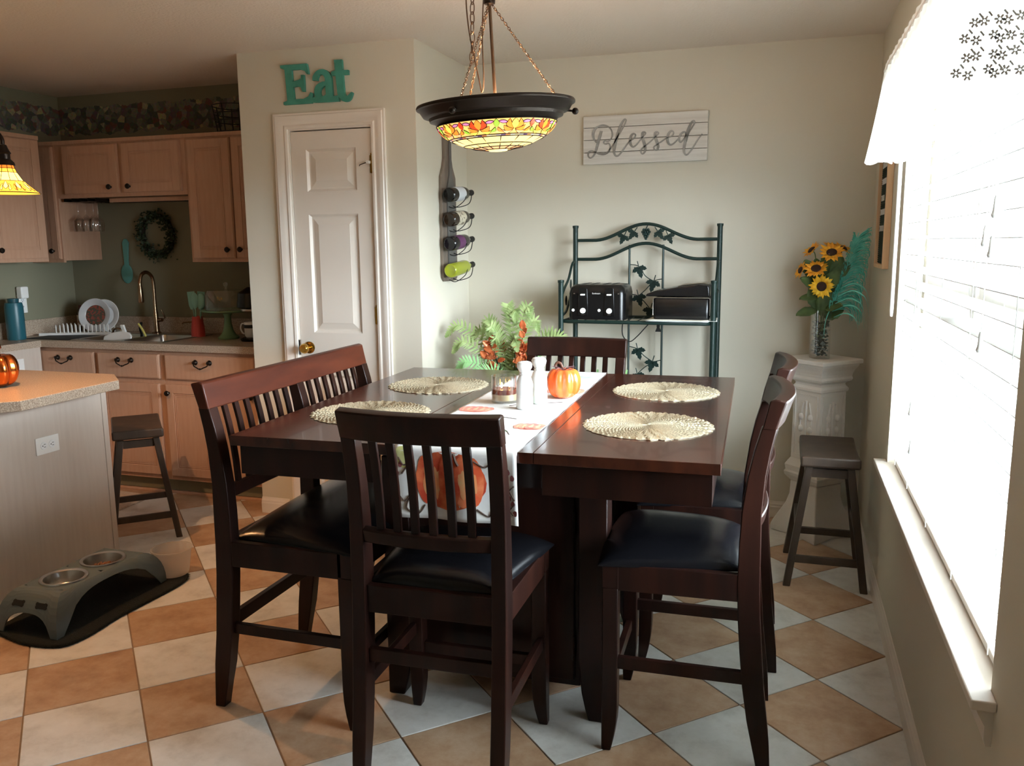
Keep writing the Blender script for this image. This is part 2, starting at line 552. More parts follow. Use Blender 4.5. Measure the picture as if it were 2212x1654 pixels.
zz = [0] + [v for p_ in panels for v in (p_[2], p_[3])] + [DH]
for k in range(0, len(zz), 2):
    md_.box(0.085, DW - 0.085, 0, 0.035, zz[k], zz[k + 1])
md_.build('door_frame', M['door_white'], door, smooth=None)
for p_ in panels:
    x0, x1, z0, z1 = p_
    pm = MB()
    def rr(i, y): return [(x0 + i, y, z0 + i), (x1 - i, y, z0 + i), (x1 - i, y, z1 - i), (x0 + i, y, z1 - i)]
    pm.loft([rr(0, 0.0), rr(0.012, 0.011), rr(0.020, 0.011), rr(0.050, 0.003), rr(0.052, 0.002)], cap=False)
    n = len(pm.v); pm.f.append((n - 4, n - 3, n - 2, n - 1)); pm.m.append(0)
    pm.build('door_panel', M['door_white'], door, smooth=None)
kb = MB()
RY = Matrix.Rotation(R(90), 4, 'X')
kb.lathe([(0.0, 0.0), (0.032, 0.0), (0.032, 0.004), (0.026, 0.008), (0.013, 0.010), (0.011, 0.030), (0.020, 0.038), (0.0265, 0.050), (0.0265, 0.060), (0.020, 0.068), (0.0, 0.069)], 24, (0.052, 0, 0.925), M=RY)
kb.build('door_handle', M['brass'], door, smooth=40, label='polished brass door knob')
for hz in (1.855, 1.10, 0.25):
    hg = MB().tube([(DW + 0.004, -0.006, hz - 0.045), (DW + 0.004, -0.006, hz + 0.045)], 0.0055, 10)
    hg.sphere((DW + 0.004, -0.006, hz + 0.049), 0.006, 8, 5)
    hg.box(DW - 0.008, DW + 0.002, -0.003, 0.0, hz - 0.043, hz + 0.043)
    hg.build('hinge', M['brass'], door)
lm_ = MB().box(-0.012, 0.002, -0.004, 0.0, 0.885, 0.965)
lm_.build('latch_plate', M['chrome'], door, smooth=None)
k_ = thing('hook_latch', 'small brass hook-and-eye latch on the upper right of the narrow white door', 'latch', (DX1 - 0.055, PY, 1.872))
MB().lathe([(0.009, 0.0), (0.009, 0.003), (0.004, 0.006), (0.004, 0.016), (0.008, 0.018), (0.008, 0.022), (0, 0.022)], 12, (0.03, 0, 0), M=RY).build('stud', M['white_plastic'], k_)
MB().tube([(0.03, -0.016, 0), (-0.015, -0.014, -0.012), (-0.018, -0.014, -0.018)], 0.0022, 6).build('hook', M['bronze'], k_)

# ------------------------------------------------------------------ window
win = bpy.data.objects.new('window_1', None); COL.objects.link(win); win['kind'] = 'structure'
fx = WX + 0.085
fm = MB()
fw = 0.045
for y0, y1, z0, z1 in ((WY0, WY0 + fw, WZ0, WZ1), (WY1 - fw, WY1, WZ0, WZ1), (WY0 + fw, WY1 - fw, WZ0, WZ0 + fw), (WY0 + fw, WY1 - fw, WZ1 - fw, WZ1), (2.58, 2.64, WZ0 + fw, WZ1 - fw)):
    fm.box(fx, fx + 0.05, y0, y1, z0, z1)
for y0, y1 in ((WY0 + fw, 2.58), (2.64, WY1 - fw)):
    fm.box(fx + 0.01, fx + 0.04, y0, y1, 1.30, 1.345)
fm.build('window_frame', M['white_trim'], win, smooth=None)
for y0, y1 in ((WY0 + fw, 2.58), (2.64, WY1 - fw)):
    for z0, z1 in ((WZ0 + fw, 1.30), (1.345, WZ1 - fw)):
        MB().box(fx + 0.022, fx + 0.026, y0, y1, z0, z1).build('window_pane', M['window_glass'], win, smooth=None)
# stool with horns and a moulded apron below
st = MB()
sy0, sy1 = 1.665, 3.555
st.prism([(WX - 0.045, sy0), (WX - 0.0, sy0), (WX, WY0), (fx, WY0), (fx, WY1), (WX, WY1), (WX, sy1), (WX - 0.045, sy1)], WZ0 - 0.018, WZ0 + 0.002)
sill = struct('trim_3', st, M['white_trim'], bevel=0.003)
ap = MB()
prof = [(0, 0), (0.010, 0), (0.014, 0.012), (0.014, 0.040), (0.026, 0.062), (0.034, 0.080), (0, 0.080)]
ap.loft([[(WX - a, y, WZ0 - 0.098 + z) for a, z in prof] for y in (sy0 + 0.02, sy1 - 0.02)])
struct('trim_4', ap, M['white_trim'], smooth=30)

# outdoors
gl = MB().box(WX + 0.2, 40, -25, 35, -0.6, -0.5).build('ground', mat('lawn', srgb(60, 62, 52), 0.9, col2=srgb(74, 74, 64), scale=3), None, smooth=None)
gl['kind'] = 'structure'

# ------------------------------------------------------------------ blind
M['slat'] = sheer('blind_slat_white', srgb(243, 244, 244), 0.08)
M['cord'] = sheer('white_cord', srgb(235, 235, 232), 0.3)
bl = thing('window_blind', 'wide white slatted blind let down inside the bright window recess', 'blind', (WX + 0.048, (WY0 + WY1) / 2, WZ0))
bw = (WY1 - WY0) / 2 - 0.03
MB().box(-0.03, 0.025, -bw, bw, WZ1 - WZ0 - 0.055, WZ1 - WZ0 - 0.004).build('head_rail', M['white_trim'], bl, smooth=None, bevel=0.003)
def slat_mb():
    mb = MB(); n = 6; rings = []
    for i in range(n + 1):
        u = -0.031 + 0.062 * i / n
        rings.append((u, 0.0035 * (1 - (2 * i / n - 1) ** 2)))
    pr = [(u, z) for u, z in rings] + [(u, z - 0.0022) for u, z in reversed(rings)]
    mb.loft([[(u, y, z) for u, z in pr] for y in (-bw, bw)])
    return mb
sl0 = None
ns = 24
for i in range(ns):
    z = 0.075 + i * (WZ1 - WZ0 - 0.075 - 0.08) / (ns - 1)
    if sl0 is None:
        sl0 = slat_mb().build('slat', M['slat'], bl, smooth=30); o = sl0
    else:
        o = part(sl0)
    o.location = (0, 0, z); o.rotation_euler = (0, R(-8 + random.uniform(-1.2, 1.2)), 0)
MB().box(-0.027, 0.027, -bw, bw, 0.008, 0.026).build('bottom_rail', M['white_trim'], bl, smooth=None, bevel=0.004)
for k, yy in enumerate((-0.78, -0.37, 0.04, 0.45, 0.78)):
    for dx in (-0.034, 0.034):
        MB().tube([(dx, yy, 0.02), (dx, yy, WZ1 - WZ0 - 0.05)], 0.0012, 5).build('ladder_cord', M['cord'], bl)
MB().tube([(-0.045, 0.40, WZ1 - WZ0 - 0.06), (-0.05, 0.395, 0.9), (-0.055, 0.385, 0.50)], 0.0035, 6).build('tilt_wand', M['cord'], bl)
for k, (yy, zz_) in enumerate(((-0.58, 1.535), (-0.50, 1.475), (-0.57, 1.452), (-0.535, 1.245), (0.41, 0.918), (0.36, 0.80))):
    c = MB().tube([(-0.043, yy, WZ1 - WZ0 - 0.06), (-0.043, yy, zz_ - WZ0 + 0.02)], 0.0012, 5).build('pull_cord', M['cord'], bl)
    MB().lathe([(0.003, 0.02), (0.0045, 0.012), (0.006, -0.012), (0.0085, -0.02), (0.006, -0.026)], 10, (-0.043, yy, zz_ - WZ0)).build('tassel', mat('cord_tassel_%d' % k, srgb(205, 203, 198), 0.5), c)

# ------------------------------------------------------------------ valance
M['lace'] = sheer('white_lace', srgb(248, 246, 242), 0.62, 0.14)
M['lace_band'] = sheer('dense_lace_band', srgb(240, 238, 232), 0.42)
vl = thing('lace_valance', 'short white lace valance gathered on a rod above the window', 'curtain', (WX, 2.56, 2.03))
VY = 0.82   # half length
def val_path(s_):
    """0..1 : far return, long face, near return"""
    if s_ < 0.06:
        return (-0.10 * s_ / 0.06, VY)
    if s_ > 0.94:
        return (-0.10 * (1 - s_) / 0.06, -VY)
    return (-0.10, VY - 2 * VY * (s_ - 0.06) / 0.88)
def val_pt(u, v):
    x, y = val_path(u)
    amp = 0.006 + 0.016 * (1 - v)
    w = math.sin(u * 150) * 0.6 + math.sin(u * 93 + 1.3) * 0.4
    fl = 0.045 * (1 - v) ** 1.3 * (1 if 0.02 < u else u / 0.02)
    zb = -0.285 - 0.010 * abs(math.sin(u * 160)) - 0.02 * math.sin(u * PI)
    z = zb * (1 - v) + 0.045 * v
    return (x - fl * (1 if 0.04 < u < 0.96 else 0.5) - amp * w * 0.6, y + (0.02 * (1 - v) if u < 0.06 else 0), z)
MB().grid(val_pt, 420, 14).build('lace_panel', M['lace'], vl, smooth=60)
fb = MB()
for k in range(6):
    for row in range(4):
        u = 0.945 + 0.05 * (k + 0.5 * (row % 2)) / 6; v = 0.05 + row * 0.085
        c = Vector(val_pt(u, v)) + Vector((0, -0.007, 0))
        for q in range(6):
            a = q * PI / 3 + k
            fb.cbox(c + Vector((math.cos(a), 0, math.sin(a))) * 0.0055, (0.0065, 0.0012, 0.0035), (0, -a, 0))
        fb.cbox(c + Vector((0.009, 0, 0.011)), (0.010, 0.001, 0.003), (0, 0.9, 0))
fb.build('lace_flower', mat('grey_white_thread', srgb(222, 226, 228), 0.8), vl, smooth=None, kind='stuff')
MB().tube([(0, VY, 0.02), (-0.09, VY, 0.02), (-0.10, VY - 0.01, 0.02), (-0.10, -VY + 0.01, 0.02), (-0.09, -VY, 0.02), (0, -VY, 0.02)], 0.007, 8).build('curtain_rod', M['white_plastic'], vl)
pw = thing('pull_wand', 'thin white wand hanging straight down from the far end of the valance', 'wand', (WX - 0.075, 3.00, 2.02))
MB().tube([(0, 0, 0), (0, 0, -0.78), (0, 0, -0.80)], [0.006, 0.006, 0.004], 8).build('rod', M['white_plastic'], pw)

# ------------------------------------------------------------------ pendant bowl lamp over the table
def tint(name, c, s):
    key = 'glass_' + name
    if key not in M:
        M[key] = mat('stained_glass_' + name, c, 0.25, emis=c, emis_s=s, spec=0.5)
    return M[key]
bowl = thing('bowl_pendant_lamp', 'lit stained glass bowl pendant with dark bronze rim hanging over the table', 'lamp', (-0.876, 2.62, 1.752))
BR = 0.2635
SH = 0.145   # height of bowl to rim
def gp(v):
    """profile of the glass: v 0 bottom centre .. 1 under the rim"""
    a = v * 1.02
    return (0.20 * math.sin(a * 1.38) / math.sin(1.02 * 1.38), 0.004 + 0.088 * (1 - math.cos(a * 1.38)) / (1 - math.cos(1.02 * 1.38)))
def gpt(u, v, off=0.0):
    r, z = gp(v)
    a = 2 * PI * u
    return Vector(((r + off) * math.cos(a), (r + off) * math.sin(a), z - off))
def pane(mb_parent, cells, m, off, name='glass_pane', thick=0.0025):
    """cells: polygon in (u,v)"""
    mb = MB(); n = len(cells)
    cu = sum(c[0] for c in cells) / n; cv = sum(c[1] for c in cells) / n
    vs = [gpt(c[0], c[1], off) for c in cells] + [gpt(c[0], c[1], off - thick) for c in cells] + [gpt(cu, cv, off), gpt(cu, cv, off - thick)]
    fs = [(i, (i + 1) % n, 2 * n) for i in range(n)] + [(n + i, n + (i + 1) % n, 2 * n + 1) for i in range(n)] + [(i, (i + 1) % n, n + (i + 1) % n, n + i) for i in range(n)]
    mb.add(vs, fs)
    return mb.build(name, m, mb_parent, smooth=40)
cream = tint('cream', srgb(255, 222, 140), 1.0)
cream2 = tint('peach', srgb(255, 186, 128), 0.85)
NP = 16
leadm = MB()
def leadline(pts, r=0.0017):
    r = r * 1.25
    leadm.tube([gpt(a, b, 0.0006) for a, b in pts], r, 5)
MB().lathe([(0.032, 0.0075), (0.03, 0.002), (0.015, 0.0005), (0.001, 0.0)], 20).build('glass_disc', tint('yellow', srgb(255, 236, 150), 1.2), bowl, smooth=40)
vv = [0.17, 0.30, 0.42, 0.60]
for ring in range(3):
    for k in range(NP):
        u0, u1 = k / NP, (k + 1) / NP
        pane(bowl, [(u0, vv[ring]), ((u0 + u1) / 2, vv[ring]), (u1, vv[ring]), (u1, vv[ring + 1]), ((u0 + u1) / 2, vv[ring + 1]), (u0, vv[ring + 1])], cream2 if ring == 0 else cream, 0)
for v in vv:
    leadline([(k / 64, v) for k in range(65)], 0.0014)
for k in range(NP):
    leadline([(k / NP, 0.16), (k / NP, 0.30), (k / NP, 0.60)], 0.0013)
# small brick ring
for k in range(64):
    c3 = ((255, 214, 150), (240, 150, 90), (200, 190, 175), (255, 236, 190), (120, 90, 120))[(k * 7) % 5]
    pane(bowl, [(k / 64, 0.60), ((k + 1) / 64, 0.60), ((k + 1) / 64, 0.645), (k / 64, 0.645)], tint('b%d' % ((k * 7) % 5), srgb(*c3), 0.75), 0)
leadline([(k / 64, 0.645) for k in range(65)], 0.0014)
NM = 10
for k in range(NM * 4):
    u0, u1 = k / (NM * 4), (k + 1) / (NM * 4)
    pane(bowl, [(u0, 0.645), (u1, 0.645), (u1, 0.8), (u1, 0.985), (u0, 0.985), (u0, 0.8)], tint('band', srgb(255, 206, 112), 0.9), 0)
def lens(u0, v0, u1, v1, w, n=7, bend=0.0):
    dx, dy = u1 - u0, v1 - v0
    Ln = math.hypot(dx * 1.2, dy * 0.24) or 1
    nx, ny = -dy * 0.24 / Ln, dx * 1.2 / Ln
    a, b = [], []
    for i in range(n + 1):
        t_ = i / n; h = w * math.sin(PI * t_); c = bend * math.sin(PI * t_)
        a.append((u0 + dx * t_ + nx * (h + c) / 1.2, v0 + dy * t_ + ny * (h + c) / 0.24))
        b.append((u0 + dx * t_ + nx * (c - h) / 1.2, v0 + dy * t_ + ny * (c - h) / 0.24))
    return a + b[-2:0:-1]
org = tint('orange', srgb(250, 140, 50), 0.95); red = tint('amber_red', srgb(214, 72, 34), 0.85); pnk = tint('lilac', srgb(214, 130, 178), 0.85)
grn = tint('lime', srgb(150, 205, 60), 0.95); ylw = tint('gold', srgb(255, 214, 84), 1.1)
def motif_pane(c, m, off):
    pane(bowl, c, m, off)
    leadline([(q[0], q[1]) for q in c] + [c[0]], 0.0011)
for k in range(NM):
    u = (k + 0.5) / NM
    du = 1 / NM
    motif_pane(lens(u, 0.76, u, 0.975, 0.011), org if k % 2 else ylw, 0.0018)
    motif_pane(lens(u - 0.002, 0.755, u - 0.014, 0.965, 0.010, bend=0.010), red if k % 2 else org, 0.0012)
    motif_pane(lens(u + 0.002, 0.755, u + 0.014, 0.965, 0.010, bend=-0.010), red if k % 2 else org, 0.0012)
    motif_pane(lens(u + 0.020, 0.895, u + du / 2 - 0.006, 0.925, 0.0075), pnk, 0.0012)
    motif_pane(lens(u - 0.020, 0.895, u - du / 2 + 0.006, 0.925, 0.0075), pnk, 0.0012)
    motif_pane(lens(u + du / 2, 0.80, u + du / 2, 0.97, 0.0085), grn if k % 2 else red, 0.0018)
    for sg in (-1, 1):
        motif_pane(lens(u + sg * 0.003, 0.75, u + sg * 0.030, 0.83, 0.009, bend=-0.010 * sg), org, 0.0016)
        motif_pane(lens(u + sg * 0.004, 0.735, u + sg * 0.036, 0.735, 0.0075, bend=-0.012 * sg), ylw if k % 2 else cream2, 0.0014)
        motif_pane(lens(u + sg * (du / 2 - 0.004), 0.80, u + sg * (du / 2 - 0.020), 0.70, 0.006, bend=0.006 * sg), grn if k % 2 else org, 0.0014)
leadline([(k / 64, 0.985) for k in range(65)], 0.0016)
leadm.build('lead_came', M['lead'], bowl, smooth=None)
rim = MB().lathe([(0.190, 0.086), (0.197, 0.088), (0.206, 0.102), (0.221, 0.106), (0.224, 0.116), (0.242, 0.122), (0.254, 0.142), (0.2625, 0.146), (BR, 0.151), (0.261, 0.156), (0.252, 0.157), (0.247, 0.150), (0.235, 0.132), (0.215, 0.118), (0.198, 0.100), (0.188, 0.092)], 72)
rim.v  # profile closed by joining ends
rings_n = 72
nf = len(rim.f)
rim.f = rim.f[:-2]; rim.m = rim.m[:-2]
for k in range(rings_n):
    rim.add([], []) if False else None
a0, a1 = 0, 15 * 72
rim.f += [(a0 + k, a0 + (k + 1) % 72, a1 + (k + 1) % 72, a1 + k) for k in range(72)]; rim.m += [0] * 72
rim.build('rim', M['bronze'], bowl, smooth=50)
hook_a = [R(-102.4), R(17.6), R(137.6)]
top = Vector((0.0, 0.0, 0.485))
def chain(parent, p0, p1, L=0.0125, w=0.0075, r=0.0012, name='chain'):
    p0, p1 = Vector(p0), Vector(p1)
    d = p1 - p0; n = max(2, int(d.length / (L * 0.74))); t_ = d.normalized()
    a = t_.cross(Vector((0, 1, 0.1))).normalized(); b = t_.cross(a)
    mb = MB()
    for i in range(n):
        c = p0 + d * ((i + 0.5) / n); s_ = a if i % 2 else b
        s_ = (a * math.cos(0.6 + i * PI / 2 + i * 0.12) + b * math.sin(0.6 + i * PI / 2 + i * 0.12))
        mb.tube([c + t_ * (math.cos(2 * PI * k / 10) * L / 2) + s_ * (math.sin(2 * PI * k / 10) * w / 2) for k in range(10)], r, 5, closed=True)
    return mb.build(name, M['chain'], parent, smooth=60)
for a in hook_a:
    q = Vector((math.cos(a), math.sin(a), 0))
    bx_ = MB().sphere(q * 0.262 + Vector((0, 0, 0.118)), 0.0115, 12, 8)
    bx_.tube([q * 0.235 + Vector((0, 0, 0.122)), q * 0.262 + Vector((0, 0, 0.118))], 0.004, 6)
    bx_.build('finial', M['bronze'], bowl, smooth=50)
    chain(bowl, q * 0.228 + Vector((0, 0, 0.130)), top)
MB().tube([(0, 0, 0.03), (0.0, 0, 0.655)], 0.0055, 10).build('centre_rod', M['chain'], bowl)
MB().lathe([(0.006, 0.47), (0.018, 0.475), (0.020, 0.49), (0.012, 0.505), (0.006, 0.52)], 16).build('hub', M['bronze'], bowl, smooth=40)
MB().lathe([(0.001, 0.610), (0.03, 0.612), (0.055, 0.630), (0.062, 0.6545), (0.001, 0.6545)], 24).build('ceiling_canopy', M['bronze'], bowl, smooth=40)
big = chain(bowl, (-0.072, 0.0, 0.30), (-0.055, 0.02, 0.645), L=0.040, w=0.017, r=0.0019, name='spare_chain')
MB().tube(smooth_path([(-0.02, 0, 0.60), (-0.075, 0.01, 0.56), (-0.078, 0.0, 0.42), (-0.052, 0.0, 0.24), (-0.045, 0.0, 0.20), (-0.036, 0.0, 0.24), (-0.030, 0.0, 0.40), (-0.006, 0, 0.60)]), 0.0022, 6).build('looped_wire', M['chain'], bowl)
for k in range(3):
    a = k * 2.1 + 0.4
    b_ = MB().tube([(0, 0, 0.10), (0.045 * math.cos(a), 0.045 * math.sin(a), 0.105)], 0.006, 8).build('lamp_arm', M['bronze'], bowl)
    MB().sphere((0.075 * math.cos(a), 0.075 * math.sin(a), 0.105), 0.024, 12, 8).build('bulb', mat('frosted_bulb_%d' % k, srgb(255, 244, 225), 0.4, emis=srgb(255, 205, 140), emis_s=14), b_, smooth=60)
bowl.rotation_euler = (R(2.6), R(-2.1), 0); bowl.scale = (0.945, 0.945, 0.92)
lamp('bowl_bulb_light', 'POINT', (-0.876, 2.62, 1.905), 14.0, (1.0, 0.66, 0.45), 0.03)

# ------------------------------------------------------------------ fixture over the island
isl = thing('island_light', 'lit amber stained glass bell lamp on a curved arm above the island', 'lamp', (-2.865, 2.60, 1.676))
def bell(parent, dx, dy):
    def bp(v): return (0.112 - 0.083 * v ** 0.82 - 0.012 * math.sin(v * PI), 0.108 * v)
    def q(u, v, off=0.0):
        r, z = bp(v); a = 2 * PI * u
        return Vector((dx + (r + off) * math.cos(a), dy + (r + off) * math.sin(a), z))
    def bpane(c, m, off=0.0):
        mb = MB(); n = len(c); cu = sum(x[0] for x in c) / n; cv = sum(x[1] for x in c) / n
        mb.add([q(a, b, off) for a, b in c] + [q(a, b, off - 0.002) for a, b in c] + [q(cu, cv, off), q(cu, cv, off - 0.002)],
               [(i, (i + 1) % n, 2 * n) for i in range(n)] + [(n + i, n + (i + 1) % n, 2 * n + 1) for i in range(n)] + [(i, (i + 1) % n, n + (i + 1) % n, n + i) for i in range(n)])
        return mb.build('glass_pane', m, parent, smooth=40)
    ld = MB(); nn = 12
    am = tint('amber', srgb(255, 176, 60), 1.5); am2 = tint('honey', srgb(255, 222, 110), 2.4); am3 = tint('rust', srgb(235, 120, 40), 1.0)
    for k in range(nn):
        u0, u1 = k / nn, (k + 1) / nn; um = (u0 + u1) / 2
        for v0, v1, m_ in ((0.42, 0.72, am2), (0.72, 0.86, am), (0.86, 0.99, am3)):
            bpane([(u0, v0), (um, v0), (u1, v0), (u1, v1), (um, v1), (u0, v1)], m_)
            ld.tube([q(u0, v0, 0.001), q(u0, v1, 0.001)], 0.001, 5)
        bpane([(u0, 0.0), (um, 0.0), (u1, 0.0), (u1, 0.42), (um, 0.42), (u0, 0.42)], am)
        pl = [(um, 0.10), (um + 0.016, 0.2), (um + 0.010, 0.32), (um, 0.40), (um - 0.010, 0.32), (um - 0.016, 0.2)]
        bpane(pl, am2, 0.0015); ld.tube([q(a, b, 0.002) for a, b in pl + [pl[0]]], 0.0009, 5)
        for sg in (-1, 1):
            pl = [(um + sg * 0.02, 0.06), (um + sg * 0.036, 0.12), (um + sg * 0.034, 0.24), (um + sg * 0.022, 0.30), (um + sg * 0.018, 0.16)]
            bpane(pl, am3 if k % 2 else am2, 0.0015); ld.tube([q(a, b, 0.002) for a, b in pl + [pl[0]]], 0.0009, 5)
    for v in (0.0, 0.42, 0.72, 0.86):
        ld.tube([q(k / 36, v, 0.001) for k in range(36)], 0.0016 if v == 0 else 0.001, 5, closed=True)
    ld.build('lead_came', M['lead'], parent, smooth=None)
    MB().lathe([(0.036, 0.104), (0.034, 0.115), (0.022, 0.128), (0.022, 0.146), (0.026, 0.150), (0.018, 0.165), (0.013, 0.180), (0.001, 0.186)], 20, (dx, dy, 0)).build('lamp_cap', M['bronze'], parent, smooth=40)
    MB().sphere((dx, dy, 0.104), 0.018, 12, 8).build('bulb', mat('amber_bulb', srgb(255, 240, 215), 0.4, emis=srgb(255, 190, 110), emis_s=10), parent, smooth=60)
for dx, dy in ((0.0, 0.0), (-0.62, 0.0), (-0.31, -0.42)):
    bell(isl, dx, dy)
    MB().tube(smooth_path([(dx, dy, 0.18), (dx - 0.008, dy, 0.215), (dx * 0.8 - 0.085, dy * 0.8, 0.275), (dx * 0.45 - 0.20, dy * 0.5, 0.215), (-0.31, -0.14, 0.26)]), 0.0075, 10).build('lamp_arm', M['bronze'], isl, smooth=60)
MB().tube([(-0.31, -0.14, 0.20), (-0.31, -0.14, 0.74)], 0.012, 12).build('stem', M['bronze'], isl)
MB().lathe([(0.07, 0.7635), (0.066, 0.745), (0.03, 0.73), (0.012, 0.72)], 20, (-0.31, -0.14, 0)).build('ceiling_canopy', M['bronze'], isl, smooth=40)
for dx, dy in ((0.0, 0.0), (-0.62, 0.0), (-0.31, -0.42)):
    lamp('island_bulb_light', 'POINT', (-2.865 + dx, 2.60 + dy, 1.750), 31.0 if dx == 0 else 3.0, (1.0, 0.52, 0.23), 0.012)

# ------------------------------------------------------------------ kitchen cabinets
def cab_door(name, w, h, parent, loc, rz=0.0, flat=False):
    """lower left corner at loc, front faces local -y"""
    mb = MB()
    mb.box(0, w, -0.018, 0, 0, h)
    if not flat:
        s_ = 0.052
        for a in ((0.004, s_, 0.004, h - 0.004), (w - s_, w - 0.004, 0.004, h - 0.004), (s_, w - s_, 0.004, s_), (s_, w - s_, h - s_, h - 0.004)):
            mb.box(a[0], a[1], -0.0225, -0.018, a[2], a[3])
        i = s_ + 0.006
        for a in ((i, i + 0.004, i, h - i), (w - i - 0.004, w - i, i, h - i), (i + 0.004, w - i - 0.004, i, i + 0.004), (i + 0.004, w - i - 0.004, h - i - 0.004, h - i)):
            mb.box(a[0], a[1], -0.0205, -0.018, a[2], a[3])
        i += 0.010
        for a in ((i, i + 0.003, i, h - i), (w - i - 0.003, w - i, i, h - i), (i + 0.003, w - i - 0.003, i, i + 0.003), (i + 0.003, w - i - 0.003, h - i - 0.003, h - i)):
            mb.box(a[0], a[1], -0.0198, -0.018, a[2], a[3])
    else:
        mb.box(0.005, w - 0.005, -0.0215, -0.018, 0.005, h - 0.005)
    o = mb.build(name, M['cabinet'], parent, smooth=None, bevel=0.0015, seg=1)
    o.location = loc; o.rotation_euler = (0, 0, rz)
    return o
RX90 = Matrix.Rotation(R(90), 4, 'X')
_kn = MB().lathe([(0.007, 0.0), (0.0055, 0.008), (0.010, 0.014), (0.0155, 0.018), (0.0165, 0.022), (0.013, 0.028), (0.001, 0.031)], 16, M=RX90).mesh('knob', M['bronze'], 40)
def knob(parent, x, z):
    o = bpy.data.objects.new('knob', _kn); COL.objects.link(o); o.parent = parent; o.location = (x, -0.0225, z)
_pl = MB()
for sx in (-0.048, 0.048):
    _pl.lathe([(0.014, 0.0), (0.016, 0.004), (0.008, 0.010), (0.006, 0.018), (0.010, 0.022), (0.001, 0.026)], 14, (sx, 0, 0), M=RX90)
_pl.tube(smooth_path([(-0.048, -0.018, 0), (-0.044, -0.024, -0.016), (-0.022, -0.028, -0.026), (0, -0.029, -0.034), (0.022, -0.028, -0.026), (0.044, -0.024, -0.016), (0.048, -0.018, 0)]), 0.0035, 6)
_pl.sphere((0, -0.029, -0.033), 0.0058, 8, 6)
_plm = _pl.mesh('drawer_pull', M['bronze'], 40)
def pull(parent, x, z):
    o = bpy.data.objects.new('drawer_pull', _plm); COL.objects.link(o); o.parent = parent; o.location = (x, -0.0215, z)

def upper(label, x0, x1, z0, z1, doors, y0=4.30, name='wall_cabinet', crown=False):
    t_ = thing(name, label, 'cabinet', (x0, y0, z0), 0, 'kitchen wall cabinets')
    w, h, d = x1 - x0, z1 - z0, WB - y0
    b = MB().box(0, w, 0.018, d - 0.001, 0.012, h).box(0, w, 0, 0.018, 0, h)
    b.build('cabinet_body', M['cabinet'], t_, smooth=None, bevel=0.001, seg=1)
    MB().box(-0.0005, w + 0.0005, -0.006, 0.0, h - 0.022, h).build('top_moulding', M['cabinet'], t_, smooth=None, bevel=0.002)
    for dx0, dx1, kx in doors:
        o = cab_door('door', dx1 - dx0, h - 0.055, t_, (dx0 - x0, 0, 0.022))
        knob(o, kx - dx0, 0.05 if z1 - z0 > 0.5 else 0.035)
    return t_
upper('narrow wall cabinet with one knob in the far left kitchen corner, its side panel bare', WL + 0.001, -4.335, 1.375, 2.115, [(-4.56, -4.345, -4.385)])
upper('short double door cabinet mounted above the kitchen sink', -4.334, -3.372, 1.77, 2.115, [(-4.262, -3.852, -3.905), (-3.815, -3.402, -3.765)])
upper('tall wall cabinet with paired knobs on the right, beside the pantry wall', -3.371, PX0 - 0.001, 1.375, 2.115, [(-3.345, -3.055, -3.095), (-3.045, -2.745, -3.008)])
# cabinet on the left wall, doors face +x
lc = thing('wall_cabinet', 'pale wall cabinet on the left kitchen wall behind the amber lamp', 'cabinet', (-4.27, 4.12, 1.385), R(90), 'kitchen wall cabinets')
L_ = 1.6
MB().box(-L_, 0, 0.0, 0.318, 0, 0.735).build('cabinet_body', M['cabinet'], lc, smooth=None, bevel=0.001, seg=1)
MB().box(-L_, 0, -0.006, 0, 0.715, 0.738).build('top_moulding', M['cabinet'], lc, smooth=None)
for a in (-0.40, -0.80, -1.20):
    o = cab_door('door', 0.37, 0.69, lc, (a + 0.005, 0, 0.02)); knob(o, 0.035, 0.05)

def base(label, x0, x1, drawers, doors, y0=4.05):
    t_ = thing('base_cabinet', label, 'cabinet', (x0, y0, 0), 0, 'kitchen base cabinets')
    w = x1 - x0
    MB().box(0, w, 0, 0.018, 0.10, 0.872).box(0, 0.016, 0.018, WB - y0 - 0.001, 0.10, 0.872).box(w - 0.016, w, 0.018, WB - y0 - 0.001, 0.10, 0.872).box(0.016, w - 0.016, 0.018, WB - y0 - 0.001, 0.10, 0.118).build('cabinet_body', M['cabinet'], t_, smooth=None, bevel=0.001, seg=1)
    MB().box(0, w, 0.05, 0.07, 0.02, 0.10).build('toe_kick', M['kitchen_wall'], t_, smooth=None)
    MB().loft([[(xx, y, z) for y, z in ((0.05, 0), (0.037, 0), (0.037, 0.008), (0.045, 0.018), (0.05, 0.018))] for xx in (0, w)]).build('shoe_moulding', M['cabinet'], t_)
    for dx0, dx1, px in drawers:
        o = cab_door('drawer_front', dx1 - dx0, 0.142, t_, (dx0 - x0, 0, 0.708), flat=True)
        pull(o, px - dx0, 0.105)
    for dx0, dx1, kx in doors:
        o = cab_door('door', dx1 - dx0, 0.55, t_, (dx0 - x0, 0, 0.128))
        knob(o, kx - dx0, 0.50)
base('base cabinet at the left end of the sink counter, mostly hidden behind the island', -4.385, -3.901, [(-4.375, -3.917, -4.13)], [(-4.375, -3.917, -3.95)])
base('middle base cabinet under the sink with a drawer above its door', -3.90, -3.424, [(-3.885, -3.448, -3.682)], [(-3.885, -3.458, -3.85)])
base('right base cabinet with the widest drawer, ending at the pantry wall', -3.423, PX0 - 0.001, [(-3.402, -2.80, -3.138)], [(-3.41, -3.085, -3.385), (-3.07, -2.78, -2.82)])
